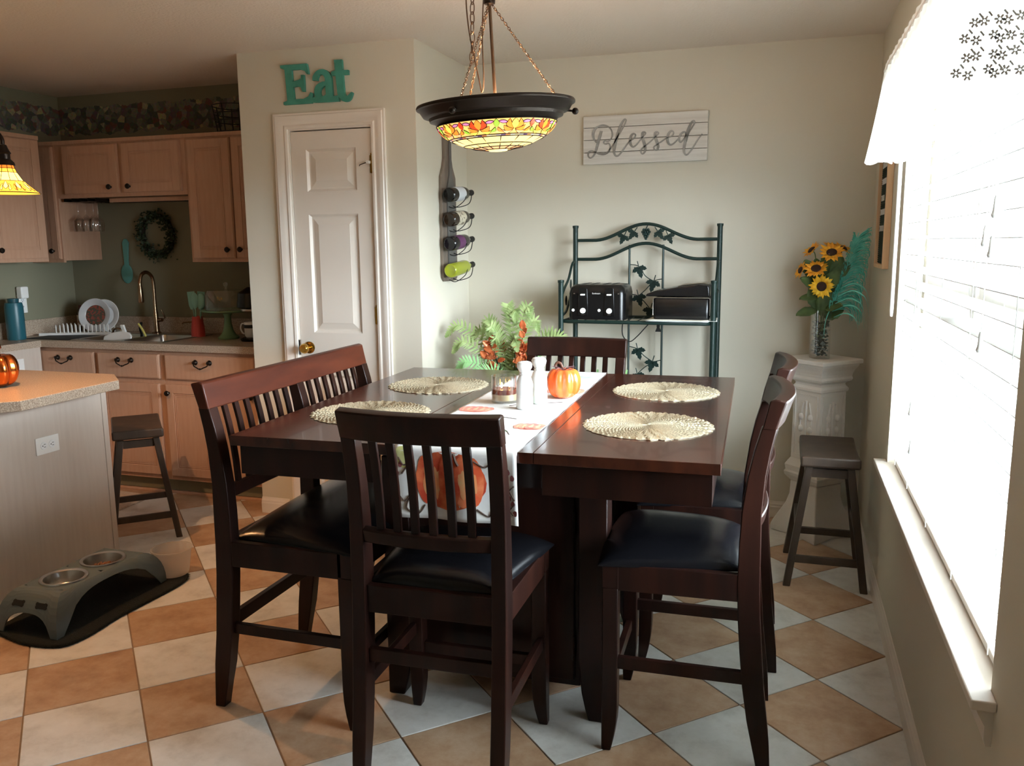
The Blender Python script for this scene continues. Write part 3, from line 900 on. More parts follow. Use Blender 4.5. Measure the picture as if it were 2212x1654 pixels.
# left run
lb = thing('base_cabinet', 'shallow base cabinet along the left kitchen wall behind the copper pumpkin', 'cabinet', (-4.30, 3.92, 0), 0, 'kitchen base cabinets')
MB().box(-0.288, 0, -1.6, 0.10, 0.10, 0.872).build('cabinet_body', M['cabinet_side'], lb, smooth=None)
MB().box(0.001, 0.012, -0.60, -0.035, 0.13, 0.82).build('appliance_panel', M['white_plastic'], lb, smooth=None, bevel=0.002)
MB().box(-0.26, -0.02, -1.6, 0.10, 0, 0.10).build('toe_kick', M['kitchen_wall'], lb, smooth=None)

# worktop with backsplash; a cut-out for the sink
SX0, SX1, SY0, SY1 = -4.10, -3.455, 4.085, 4.475
ct = thing('kitchen_countertop', 'speckled brown laminate worktop running under the kitchen wall cabinets', 'countertop', (0, 0, 0.874))
mb = MB()
fy = 4.015
mb.box(WL + 0.001, SX0, fy, WB - 0.001, 0, 0.04).box(SX1, PX0 - 0.001, fy, WB - 0.001, 0, 0.04).box(SX0, SX1, fy, SY0, 0, 0.04).box(SX0, SX1, SY1, WB - 0.001, 0, 0.04)
mb.build('worktop', M['laminate'], ct, smooth=None)
MB().box(WL + 0.001, -4.285, 2.3, fy, 0, 0.04).build('worktop_return', M['laminate'], ct, smooth=None)
MB().box(WL + 0.001, PX0 - 0.001, WB - 0.021, WB - 0.001, 0.04, 0.14).build('backsplash', M['laminate'], ct, smooth=None, bevel=0.002)
MB().box(WL + 0.001, WL + 0.02, 2.3, WB - 0.021, 0.04, 0.14).build('backsplash', M['laminate'], ct, smooth=None, bevel=0.002)
MB().box(PX0 - 0.02, PX0 - 0.001, fy, WB - 0.021, 0.04, 0.14).build('backsplash', M['laminate'], ct, smooth=None, bevel=0.002)

sk = thing('kitchen_sink', 'double bowl steel sink set into the speckled counter', 'sink', (0, 0, 0.9145))
def basin(x0, x1, y0, y1, dep):
    mb = MB(); rings = []
    for i, z in ((0, 0.003), (0.004, 0.0), (0.010, -0.03), (0.016, -dep + 0.02), (0.035, -dep)):
        x0_, x1_, y0_, y1_ = x0 + i, x1 - i, y0 + i, y1 - i
        rr_ = 0.035; ring = []
        for cx, cy, a0 in ((x1_ - rr_, y1_ - rr_, 0), (x0_ + rr_, y1_ - rr_, 90), (x0_ + rr_, y0_ + rr_, 180), (x1_ - rr_, y0_ + rr_, 270)):
            for k in range(5):
                a = R(a0 + k * 22.5); ring.append((cx + rr_ * math.cos(a), cy + rr_ * math.sin(a), z))
        rings.append(ring)
    mb.loft(rings, cap=False); n = len(mb.v)
    mb.f.append(tuple(range(n - 20, n))); mb.m.append(0)
    return mb
basin(SX0 + 0.01, -3.79, SY0 + 0.01, SY1 - 0.01, 0.17).build('basin', M['chrome'], sk, solid=0.0015)
basin(-3.765, SX1 - 0.01, SY0 + 0.01, SY1 - 0.01, 0.17).build('basin', M['chrome'], sk, solid=0.0015)
rm = MB()
for a in ((SX0 - 0.012, SX0 + 0.010, SY0 - 0.012, SY1 + 0.06), (SX1 - 0.010, SX1 + 0.012, SY0 - 0.012, SY1 + 0.06), (SX0 + 0.010, SX1 - 0.010, SY0 - 0.012, SY0 + 0.010), (SX0 + 0.010, SX1 - 0.010, SY1 - 0.010, SY1 + 0.06), (-3.79, -3.765, SY0 + 0.010, SY1 - 0.010)):
    rm.box(a[0], a[1], a[2], a[3], 0.0, 0.003)
rm.build('rim', M['chrome'], sk, smooth=None)

fc = thing('faucet', 'tall warm bronze pull-down gooseneck faucet behind the sink', 'faucet', (-3.84, 4.50, 0.9175))
MB().lathe([(0.028, 0), (0.028, 0.006), (0.02, 0.012), (0.018, 0.06), (0.017, 0.13), (0.013, 0.15), (0.012, 0.20)], 20).build('body', M['nickel'], fc, smooth=40)
MB().tube(smooth_path([(0, 0, 0.19), (0, 0, 0.33), (0.0, -0.02, 0.375), (0.0, -0.06, 0.392), (0.0, -0.10, 0.375), (0, -0.118, 0.33), (0, -0.120, 0.31)]), 0.0115, 12).build('spout', M['nickel'], fc, smooth=60)
MB().lathe([(0.013, 0.31), (0.0165, 0.28), (0.019, 0.215), (0.016, 0.205), (0.001, 0.205)], 16, (0, -0.120, 0)).build('spray_head', M['nickel'], fc, smooth=40)
MB().tube([(0.015, 0, 0.085), (0.05, 0, 0.088)], 0.012, 12).tube([(0.048, 0, 0.09), (0.072, 0, 0.10), (0.055, -0.01, 0.155)], 0.005, 8).build('lever', M['nickel'], fc, smooth=50)
sd = thing('soap_dispenser', 'short bronze soap dispenser pump right of the faucet', 'soap dispenser', (-3.565, 4.52, 0.9175))
MB().lathe([(0.018, 0), (0.018, 0.004), (0.009, 0.01), (0.009, 0.07), (0.011, 0.075), (0.011, 0.085), (0.001, 0.087)], 16).build('pump', M['nickel'], sd, smooth=40)
MB().tube([(0, 0, 0.078), (-0.06, -0.03, 0.074), (-0.064, -0.032, 0.066)], 0.0045, 8).build('spout', M['nickel'], sd)

# things in and by the sink
tbm = thing('cutting_board', 'white cutting board leaning in the left sink bowl', 'cutting board', (-3.885, 4.21, 0.93))
MB().prism([(-0.105, -0.12), (0.09, -0.12), (0.105, 0.0), (0.085, 0.02), (0.03, 0.03), (-0.05, 0.018), (-0.10, -0.005)], -0.006, 0.006, lambda x, y, t_: (x, t_ + y * 0.35, y)).build('board', M['white_plastic'], tbm, bevel=0.003)
MB().cbox((0.035, 0.012, 0.045), (0.028, 0.012, 0.05), (0.35, 0, 0)).build('handle', M['white_plastic'], tbm, bevel=0.003)
br = thing('dish_brush', 'dish brush with yellow and black handle standing in the sink', 'brush', (-3.88, 4.35, 0.79))
MB().tube(smooth_path([(0, 0, 0), (0.04, 0.01, 0.12), (0.035, 0.01, 0.17), (0.055, 0.0, 0.21)]), [0.008] * 19, 8).build('handle', M['black_matte'], br)
MB().tube(smooth_path([(0.10, -0.02, 0.125), (0.082, -0.02, 0.16), (0.066, -0.02, 0.185), (0.05, -0.02, 0.205)]), 0.007, 8).build('yellow_grip', mat('yellow_plastic', srgb(214, 200, 110), 0.5), br, label='yellow curved grip')
cw = thing('small_pan', 'small pan in the left sink bowl, only its curved dark handle showing', 'pan', (-3.97, 4.30, 0.80))
MB().tube(smooth_path([(-0.03, 0, 0.0), (-0.035, 0, 0.13), (-0.01, 0, 0.165), (0.04, 0.0, 0.155), (0.075, 0, 0.12), (0.085, 0, 0.02)]), 0.006, 8).build('handle', M['nickel'], cw, smooth=60)
MB().lathe([(0.001, -0.04), (0.07, -0.04), (0.08, 0.01), (0.082, 0.01), (0.072, -0.042), (0.001, -0.043)], 20, (0.02, 0, 0)).build('pan', M['chrome'], cw, smooth=50)

dm = thing('drying_mat', 'black drying mat spread on the counter left of the sink', 'mat', (-4.28, 4.19, 0.914))
MB().box(-0.17, 0.16, -0.13, 0.13, 0, 0.004).build('mat', M['black_matte'], dm, smooth=None, bevel=0.002)
dr = thing('dish_rack', 'white plastic dish rack with a row of upright pegs', 'dish rack', (-4.325, 4.40, 0.9145), R(24))
MB().box(-0.24, 0.20, -0.10, 0.085, 0, 0.008).box(-0.24, 0.20, -0.105, -0.098, 0, 0.018).build('tray', M['white_plastic'], dr, smooth=None, bevel=0.002)
for k in range(14):
    x = -0.14 + k * 0.0245
    for yy in (-0.085, 0.03):
        MB().lathe([(0.0055, 0.006), (0.004, 0.02), (0.0035, 0.062), (0.001, 0.068)], 7, (x, yy, 0)).build('peg', M['white_plastic'], dr, smooth=50)
def plate_mat(name, rim_c, mid1, mid2, r0):
    m, nt, b = new_mat(name)
    N, L = nt.nodes, nt.links
    tc = N.new('ShaderNodeTexCoord'); ln = N.new('ShaderNodeVectorMath'); ln.operation = 'LENGTH'
    L.new(tc.outputs['Object'], ln.inputs[0])
    n = N.new('ShaderNodeTexVoronoi'); n.inputs['Scale'].default_value = 110; L.new(tc.outputs['Object'], n.inputs['Vector'])
    mx = N.new('ShaderNodeMix'); mx.data_type = 'RGBA'; mx.inputs[6].default_value = mid1; mx.inputs[7].default_value = mid2
    sp = N.new('ShaderNodeSeparateColor'); L.new(n.outputs['Color'], sp.inputs[0])
    r = N.new('ShaderNodeMath'); r.operation = 'GREATER_THAN'; r.inputs[1].default_value = 0.55
    L.new(sp.outputs[0], r.inputs[0]); L.new(r.outputs[0], mx.inputs[0])
    g = N.new('ShaderNodeMath'); g.operation = 'GREATER_THAN'; g.inputs[1].default_value = r0
    L.new(ln.outputs['Value'], g.inputs[0])
    m2 = N.new('ShaderNodeMix'); m2.data_type = 'RGBA'; m2.inputs[7].default_value = rim_c
    L.new(g.outputs[0], m2.inputs[0]); L.new(mx.outputs[2], m2.inputs[6])
    L.new(m2.outputs[2], b.inputs['Base Color']); b.inputs['Roughness'].default_value = 0.2
    return m
pm_ = plate_mat('floral_plate', srgb(205, 206, 208), srgb(84, 78, 66), srgb(140, 76, 64), 0.066)
def plate(label, loc, r, rot, m):
    t_ = thing('plate', label, 'plate', loc, rot=rot)
    prof = [(0.001, 0.0), (r * 0.6, 0.0), (r * 0.66, 0.006), (r * 0.97, 0.016), (r, 0.0175), (r * 0.97, 0.0195), (r * 0.66, 0.0095), (r * 0.6, 0.0035), (0.001, 0.0035)]
    MB().lathe(prof, 40).build('dish', m, t_, smooth=40)
    return t_
plate('round plate with a dark red floral centre standing in the dish rack', (-4.25, 4.43, 1.033), 0.108, (R(78), 0, R(14)), pm_)
plate('plain grey-white plate standing behind the floral plate', (-4.21, 4.465, 1.029), 0.104, (R(78), 0, R(14)), M['white_ceramic'])
jr = thing('spice_bottle', 'dark bottle with a pale label standing behind the dish rack', 'bottle', (-4.46, 4.545, 0.9145))
MB().lathe([(0.001, 0), (0.042, 0), (0.043, 0.01), (0.043, 0.12), (0.036, 0.145), (0.024, 0.152)], 20).build('bottle', mat('brown_glass', srgb(70, 44, 30), 0.2), jr, smooth=40)
MB().lathe([(0.0435, 0.04), (0.0438, 0.04), (0.0438, 0.11), (0.0435, 0.11)], 20, cap=False).build('label', mat('paper_label', srgb(200, 190, 170), 0.7, col2=srgb(150, 110, 90), scale=60), jr)
MB().lathe([(0.027, 0.148), (0.030, 0.148), (0.030, 0.175), (0.001, 0.178)], 20).build('cap', mat('dark_red_cap', srgb(96, 40, 34), 0.4), jr)
ol = thing('wall_outlet', 'white duplex outlet on the left kitchen wall with a plug-in adapter', 'outlet', (WL, 4.185, 1.12), R(90))
def outlet(parent, w=0.07, h=0.115):
    MB().box(-w / 2, w / 2, -0.006, 0, -h / 2, h / 2).build('cover_plate', M['white_plastic'], parent, smooth=None, bevel=0.002)
    for sg in (-1, 1):
        o = MB().lathe([(0.017, 0.0), (0.017, 0.002), (0.001, 0.002)], 20, (0, -0.006, sg * h * 0.18), M=RX90).build('socket', M['white_ceramic'], parent, smooth=40)
        s2 = MB()
        for dx in (-0.006, 0.006):
            s2.box(dx - 0.001, dx + 0.001, -0.0088, -0.0078, sg * h * 0.18 - 0.001, sg * h * 0.18 + 0.008)
        s2.lathe([(0.0025, 0.0078), (0.0025, 0.0088), (0.0005, 0.0088)], 8, (0, 0, sg * h * 0.18 - 0.007), M=RX90)
        s2.build('slot', M['black_matte'], o, smooth=None)
outlet(ol)
ad = thing('plug_adapter', 'white box shaped adapter plugged into the left kitchen wall outlet', 'adapter', (WL + 0.009, 4.17, 1.155))
MB().box(0, 0.045, -0.028, 0.028, 0.0, 0.075).build('body', M['white_plastic'], ad, smooth=None, bevel=0.008, seg=3)
tl = thing('teal_canister', 'tall teal canister at the far left of the kitchen counter', 'canister', (-4.475, 4.02, 0.9145))
MB().lathe([(0.001, 0), (0.05, 0), (0.052, 0.01), (0.052, 0.20), (0.047, 0.225), (0.001, 0.23)], 24).build('jar', mat('deep_teal', srgb(38, 92, 104), 0.35), tl, smooth=40)
MB().lathe([(0.03, 0.226), (0.032, 0.25), (0.001, 0.254)], 20).build('lid', mat('teal_lid', srgb(30, 74, 84), 0.35), tl, smooth=40)

# right part of the counter
uc = thing('utensil_holder', 'pink-red silicone utensil holder on the counter', 'utensil holder', (-3.46, 4.42, 0.9145))
MB().lathe([(0.001, 0), (0.042, 0), (0.040, 0.05), (0.030, 0.125), (0.027, 0.125), (0.036, 0.05), (0.038, 0.006), (0.001, 0.006)], 20).build('holder', mat('coral_silicone', srgb(206, 78, 70), 0.5), uc, smooth=40)
tealm = mat('pale_teal_silicone', srgb(140, 196, 182), 0.45)
ulab = ['flat turner', 'slotted spatula', 'spoon', 'whisk-like ladle']
for k, (dx, dy, kind) in enumerate(((-0.014, 0.006, 'turner'), (0.012, 0.008, 'spatula'), (0.0, -0.012, 'spoon'), (0.016, -0.006, 'ladle'))):
    lab = {'turner': 'pale teal turner at the left of the coral utensil holder', 'spatula': 'pale teal slotted spatula at the back of the coral holder', 'spoon': 'pale teal spoon at the front of the coral utensil holder', 'ladle': 'pale teal ladle at the right of the coral utensil holder'}[kind]
    u_ = thing('kitchen_' + kind, lab, 'utensil', (-3.46 + dx, 4.42 + dy, 0.923), rot=(0.0, dx * 7, 0))
    MB().tube([(0, 0, 0), (0, 0, 0.17)], 0.0045, 7).build('handle', tealm, u_)
    if kind in ('turner', 'spatula'):
        hd = MB().prism([(-0.016, 0.16), (0.016, 0.16), (0.026, 0.185), (0.026, 0.27), (-0.026, 0.27), (-0.026, 0.185)], -0.002, 0.002, lambda x, y, t_: (x, t_, y))
    else:
        hd = MB().sphere((0, 0, 0.215), 0.045, 14, 8, (0.62, 0.22, 1.1))
    hd.build('head', tealm, u_, smooth=40)
ck = thing('cake_stand', 'pale green pedestal cake stand under a clear glass dome', 'cake stand', (-3.195, 4.36, 0.9145))
MB().lathe([(0.001, 0), (0.060, 0), (0.064, 0.008), (0.045, 0.025), (0.030, 0.05), (0.022, 0.09), (0.020, 0.135), (0.032, 0.158), (0.115, 0.160), (0.15, 0.168), (0.155, 0.176), (0.12, 0.172), (0.001, 0.170)], 40).build('stand', mat('jadeite_green', srgb(128, 168, 132), 0.25), ck, smooth=40)
dome = MB().lathe([(0.122, 0.174), (0.124, 0.175), (0.124, 0.27), (0.112, 0.293), (0.02, 0.298), (0.001, 0.298)], 40).build('glass_dome', M['glass'], ck, smooth=40)
MB().lathe([(0.008, 0.298), (0.006, 0.31), (0.016, 0.322), (0.014, 0.336), (0.001, 0.34)], 16).build('knob', M['glass'], dome, smooth=40)
cf = thing('coffee_maker', 'black coffee maker half hidden behind the pantry wall', 'coffee maker', (-2.93, 4.36, 0.9145))
MB().box(-0.09, 0.10, -0.02, 0.12, 0, 0.34).build('body', M['black'], cf, bevel=0.015, seg=3)
MB().lathe([(0.07, 0.0), (0.085, 0.01), (0.075, 0.09), (0.02, 0.125)], 24, (-0.05, -0.06, 0.19)).build('brew_head', M['black'], cf, smooth=40)
MB().lathe([(0.07, 0.0), (0.075, 0.01), (0.06, 0.02), (0.001, 0.02)], 24, (-0.05, -0.06, 0)).build('drip_base', M['black'], cf, smooth=40)
MB().lathe([(0.06, 0), (0.063, 0.004), (0.063, 0.016), (0.06, 0.02)], 24, (-0.05, -0.06, 0.175)).build('chrome_ring', M['chrome'], cf, smooth=40)
mg = thing('coffee_mug', 'white mug with a dark band under the coffee maker, handle to the left', 'mug', (-2.985, 4.29, 0.936))
MB().lathe([(0.001, 0), (0.030, 0), (0.038, 0.01), (0.041, 0.09), (0.038, 0.09), (0.034, 0.012), (0.001, 0.006)], 24).build('cup', M['white_ceramic'], mg, smooth=40)
MB().tube(smooth_path([(-0.038, 0, 0.075), (-0.062, 0, 0.078), (-0.072, 0, 0.05), (-0.058, 0, 0.022), (-0.036, 0, 0.02)]), 0.005, 8).build('handle', M['white_ceramic'], mg, smooth=60)
MB().lathe([(0.0412, 0.055), (0.0416, 0.055), (0.0418, 0.075), (0.0412, 0.075)], 24, cap=False).build('band', M['black_matte'], mg)

# wall pieces
sp = thing('spoon_rest', 'teal ceramic spoon shaped plaque hanging on the kitchen wall', 'wall decoration', (-4.135, WB - 0.006, 1.38))
spm = mat('aqua_ceramic', srgb(92, 156, 150), 0.3)
MB().sphere((-0.005, 0, -0.085), 0.052, 18, 10, (0.92, 0.16, 1.25)).build('bowl', spm, sp, smooth=60)
ribb = MB(); ribbon(ribb, [(0, -0.04), (0.0, 0.02), (0.002, 0.08), (0.004, 0.115), (0.004, 0.14)], [0.03, 0.036, 0.044, 0.052, 0.02], -0.006, 0.003, lambda x, y, t_: (x, t_, y))
ribb.build('handle', spm, sp, bevel=0.002)
wr = thing('boxwood_wreath', 'small dark green leafy wreath on the kitchen wall above the sink', 'wreath', (-3.862, WB - 0.02, 1.538))
MB().tube([(0.115 * math.cos(2 * PI * k / 28), 0.004 * math.sin(k * 2.3), 0.125 * math.sin(2 * PI * k / 28)) for k in range(28)], 0.016, 7, closed=True).build('twig_ring', mat('wreath_twig', srgb(40, 34, 24), 0.8), wr, smooth=60)
rng = random.Random(5)
lf = MB()
for k in range(620):
    a = rng.random() * 2 * PI; rr_ = rng.gauss(0.118, 0.021); th = rng.uniform(-0.014, -0.05)
    c = Vector((rr_ * math.cos(a), th * (1 - abs(rr_ - 0.118) * 9), rr_ * 1.06 * math.sin(a)))
    d = Vector((rng.uniform(-1, 1), rng.uniform(-0.8, 0.3), rng.uniform(-1, 1))).normalized(); s_ = d.orthogonal().normalized()
    l_, w_ = rng.uniform(0.014, 0.024), rng.uniform(0.005, 0.009)
    lf.add([c - d * l_ * 0.5, c + s_ * w_, c + d * l_ * 0.5, c - s_ * w_], [(0, 1, 2, 3)])
lf.build('leaves', mat('wreath_leaf', srgb(34, 50, 34), 0.6, col2=srgb(56, 76, 50), scale=30), wr, smooth=None, kind='stuff')
sr = thing('stemware_rack', 'dark rack fixed under the short cabinet holding upturned wine glasses', 'rack', (-4.17, 4.42, 1.768))
for k in range(5):
    MB().cbox((-0.12 + k * 0.06, 0, -0.010), (0.008, 0.24, 0.018)).build('rail', M['bronze'], sr, smooth=None)
gl_l = ['wine glass hanging at the left front of the kitchen rack', 'wine glass hanging at the middle front of the kitchen rack', 'wine glass hanging at the right front of the kitchen rack', 'wine glass hanging behind the others in the kitchen rack']
for k, (dx, dy) in enumerate(((-0.09, -0.05), (-0.03, -0.05), (0.03, -0.05), (-0.03, 0.05))):
    w_ = thing('wine_glass', gl_l[k], 'glass', (-4.17 + dx, 4.42 + dy, 1.752), 0, 'wine glasses hanging under the cabinet')
    MB().lathe([(0.034, 0.0), (0.034, -0.003), (0.006, -0.006), (0.0035, -0.02), (0.0035, -0.08), (0.012, -0.09), (0.032, -0.115), (0.036, -0.145), (0.029, -0.185), (0.028, -0.185), (0.035, -0.145), (0.031, -0.117), (0.001, -0.094)], 20).build('goblet', M['glass'], w_, smooth=40)
ul = thing('under_cabinet_light', 'slim unlit light bar fixed under the short kitchen cabinet', 'light', (-3.72, 4.42, 1.768))
MB().box(-0.30, 0.32, -0.04, 0.04, -0.026, 0).build('housing', M['cabinet'], ul, smooth=None, bevel=0.004)
MB().box(-0.28, 0.30, -0.03, 0.03, -0.0275, -0.026).build('diffuser', M['black_matte'], ul, smooth=None)
wbk = thing('wire_basket', 'black wire basket standing on top of the tall right cabinet', 'basket', (-3.08, 4.40, 2.116))
for k in range(8):
    a = 2 * PI * k / 8
    MB().tube([(0.105 * math.cos(a), 0.105 * math.sin(a), 0.0), (0.13 * math.cos(a), 0.13 * math.sin(a), 0.155)], 0.0035, 6).build('upright', M['black_matte'], wbk)
for z, r_ in ((0.003, 0.105), (0.065, 0.116), (0.105, 0.122), (0.150, 0.130)):
    MB().tube([(r_ * math.cos(2 * PI * k / 28), r_ * math.sin(2 * PI * k / 28), z) for k in range(28)], 0.003, 6, closed=True).build('wire_hoop', M['black_matte'], wbk)

# rug by the cabinets
rg = thing('kitchen_rug', 'beige rounded kitchen rug lying in front of the sink cabinets', 'rug', (-4.02, 3.815, 0))
MB().prism([(0.50 * math.copysign(abs(math.cos(a)) ** 0.4, math.cos(a)), 0.20 * math.copysign(abs(math.sin(a)) ** 0.4, math.sin(a))) for a in [2 * PI * k / 40 for k in range(40)]], 0, 0.012).build('pile', mat('beige_rug', srgb(190, 172, 152), 0.95, col2=srgb(206, 190, 172), scale=70, bump=(120, 0.8)), rg, bevel=0.004)

# ------------------------------------------------------------------ island
ia = thing('kitchen_island', 'pale laminate sided kitchen island with a grey speckled overhanging top', 'kitchen island', (-3.05, 2.85, 0))
MB().box(-0.62, 0, -0.55, 0.34, 0.0, 0.828).build('cabinet_body', M['cabinet_side'], ia, smooth=None)
MB().box(-0.004, 0.004, 0.312, 0.343, 0.0, 0.828).build('corner_strip', M['cabinet_side'], ia, smooth=None, bevel=0.001)
ict = thing('island_countertop', 'speckled island countertop with clipped corners under the amber lamp', 'countertop', (-3.05, 2.85, 0.83))
poly = [(0.195, -0.30), (0.13, -0.355), (0.0, -0.45), (-0.15, -0.54), (-0.72, -0.54), (-0.72, 0.385), (0.035, 0.375), (0.187, 0.235)]
MB().prism(poly, 0.0, 0.042).build('slab', M['laminate'], ict, smooth=None, bevel=0.003)
io = thing('wall_outlet', 'white outlet plate set sideways on the pale island side panel', 'outlet', (-3.05 + 0.0, 2.835, 0.617), rot=(0, R(90), R(90)))
outlet(io, 0.075, 0.122)

# copper pumpkin
def pumpkin(parent, r, h, lobes, m, name='body', depth=0.12):
    mb = MB(); nu = lobes * 8; nv = 18; rings = []
    for j in range(nv + 1):
        ph = -PI / 2 + PI * j / nv
        ring = []
        for k in range(nu):
            a = 2 * PI * k / nu
            l_ = 1 - depth * abs(math.cos(a * lobes / 2)) ** 3
            rr_ = r * max(abs(math.cos(ph)), 0.03) ** 0.62 * l_
            z = h / 2 + h / 2 * math.sin(ph) - 0.12 * h * math.exp(-(math.cos(ph) / 0.35) ** 2) * (1 if ph > 0 else 0)
            ring.append((rr_ * math.cos(a), rr_ * math.sin(a), z))
        rings.append(ring)
    return mb.loft(rings).build(name, m, parent, smooth=80)
cp = thing('copper_pumpkin', 'shiny copper pumpkin ornament standing on the island countertop', 'pumpkin', (-3.245, 2.80, 0.8725))
pumpkin(cp, 0.086, 0.150, 8, mat('polished_copper', srgb(236, 126, 60), 0.16, metal=1.0), 'body', 0.16)
MB().lathe([(0.024, 0.125), (0.018, 0.138), (0.014, 0.158), (0.024, 0.170), (0.021, 0.185), (0.001, 0.192)], 18).build('finial', mat('copper_knob', srgb(236, 120, 52), 0.2, metal=1.0), cp, smooth=50)
MB().lathe([(0.001, -0.0), (0.03, 0.0), (0.034, 0.006), (0.03, 0.012)], 20).build('foot', M['bronze'], cp, smooth=50)

# ------------------------------------------------------------------ bar stools
def saddle_stool(label, loc, rz, H=0.575):
    t_ = thing('saddle_stool', label, 'stool', loc, rz, 'dark saddle stools')
    a, b = 0.215, 0.118
    def top(u, v):
        x = -a + 2 * a * u; y = -b + 2 * b * v
        return (x, y, H - 0.012 + 0.020 * (2 * u - 1) ** 2 - 0.004 * (2 * v - 1) ** 4)
    mb = MB(); n = 16; rings = []
    for i in range(n + 1):
        u = i / n; x = -a + 2 * a * u
        zt = H - 0.014 + 0.015 * (2 * u - 1) ** 2
        rings.append([(x, -b, zt - 0.046), (x, b, zt - 0.046), (x, b, zt), (x, -b, zt)])
    mb.loft(rings)
    mb.build('seat', M['stool'], t_, smooth=30, bevel=0.009, seg=3)
    lx, ly, fx_, fy_ = 0.165, 0.082, 0.205, 0.155
    for sx in (-1, 1):
        for sy in (-1, 1):
            MB().beam([(sx * fx_, sy * fy_, 0), (sx * lx, sy * ly, H - 0.05)], 0.036, 0.03).build('leg', M['stool'], t_, smooth=None, bevel=0.003)
    for sy in (-1, 1):
        MB().cbox((0, sy * (ly + 0.008), H - 0.078), (2 * lx - 0.02, 0.018, 0.038)).build('apron', M['stool'], t_, smooth=None, bevel=0.001)
    for sx in (-1, 1):
        MB().cbox((sx * lx, 0, H - 0.078), (0.018, 2 * ly - 0.02, 0.038)).build('apron', M['stool'], t_, smooth=None, bevel=0.001)
    k1, k2 = 0.12, 0.24
    def at(f): z = f; q = z / (H - 0.05); return fx_ + (lx - fx_) * q, fy_ + (ly - fy_) * q
    ax, ay = at(k2)
    for sy in (-1, 1):
        MB().cbox((0, sy * ay, k2), (2 * ax, 0.018, 0.032)).build('stretcher', M['stool'], t_, smooth=None, bevel=0.002)
    ax, ay = at(k1)
    for sx in (-1, 1):
        MB().cbox((sx * ax, 0, k1), (0.018, 2 * ay, 0.032)).build('stretcher', M['stool'], t_, smooth=None, bevel=0.002)
    return t_
saddle_stool('dark wooden saddle stool in front of the white pedestal by the window wall', (0.215, 3.875, 0), R(90))
saddle_stool('dark wooden saddle stool tucked behind the kitchen island', (-3.16, 3.50, 0), R(133))

# ------------------------------------------------------------------ counter-height chairs
def leg_loft(mb, x, y, inner_x, inner_y, w, H, foot=0.13, tx=0.6):
    """square leg whose inner faces curve in towards the foot"""
    rings = []
    for z in (0, 0.02, 0.05, 0.09, foot, H):
        q = 0 if z >= foot else (1 - z / foot) ** 1.8
        x0, x1, y0, y1 = x - w / 2, x + w / 2, y - w / 2, y + w / 2
        dx, dy = w * (1 - tx) * q, w * (1 - tx) * q
        if inner_x > 0: x1 -= dx
        elif inner_x < 0: x0 += dx
        if inner_y > 0: y1 -= dy
        elif inner_y < 0: y0 += dy
        rings.append([(x0, y0, z), (x1, y0, z), (x1, y1, z), (x0, y1, z)])
    mb.loft(rings)
    return mb
def ypost(z):
    """centre line of the rear posts"""
    P = [(0, -0.222), (0.23, -0.185), (0.5, -0.163), (0.76, -0.163), (0.9, -0.180), (1.06, -0.222)]
    for (z0, y0), (z1, y1) in zip(P, P[1:]):
        if z <= z1:
            t_ = (z - z0) / (z1 - z0)
            return y0 + (y1 - y0) * t_
    return P[-1][1]
def ypost_s(z):
    return (ypost(max(z - 0.06, 0)) + 2 * ypost(z) + ypost(min(z + 0.06, 1.06))) / 4
def cushion(x0, x1, xb0, xb1, y0, y1, z, h):
    """x0..x1 at the front (y1), xb0..xb1 at the back (y0)"""
    mb = MB(); nu, nv = 20, 18; rings = []
    def f(q): return (1 - abs(2 * q - 1) ** 3.2) ** 0.5
    vs = []
    for j in range(nv + 1):
        v = j / nv; v = 0.5 - 0.5 * math.cos(PI * v)
        for i in range(nu + 1):
            u = i / nu; u = 0.5 - 0.5 * math.cos(PI * u)
            xa = xb0 + (x0 - xb0) * v; xb = xb1 + (x1 - xb1) * v
            yy = y0 + (y1 - y0) * v + 0.012 * (1 - (2 * u - 1) ** 2) * (2 * v - 1)
            xx = xa + (xb - xa) * u
            vs.append((xx, yy, z + h * f(u) * f(v)))
    n = len(vs)
    fs = [(j * (nu + 1) + i, j * (nu + 1) + i + 1, (j + 1) * (nu + 1) + i + 1, (j + 1) * (nu + 1) + i) for j in range(nv) for i in range(nu)]
    bt = [(p[0], p[1], z - 0.004) for p in vs]
    mb.add(vs + bt, fs + [tuple(n + k for k in reversed(q)) for q in fs])
    edge = [i for i in range(nu + 1)] + [j * (nu + 1) + nu for j in range(1, nv + 1)] + [nv * (nu + 1) + i for i in range(nu - 1, -1, -1)] + [j * (nu + 1) for j in range(nv - 1, 0, -1)]
    for a, b in zip(edge, edge[1:] + edge[:1]):
        mb.f.append((a, n + a, n + b, b)); mb.m.append(0)
    return mb
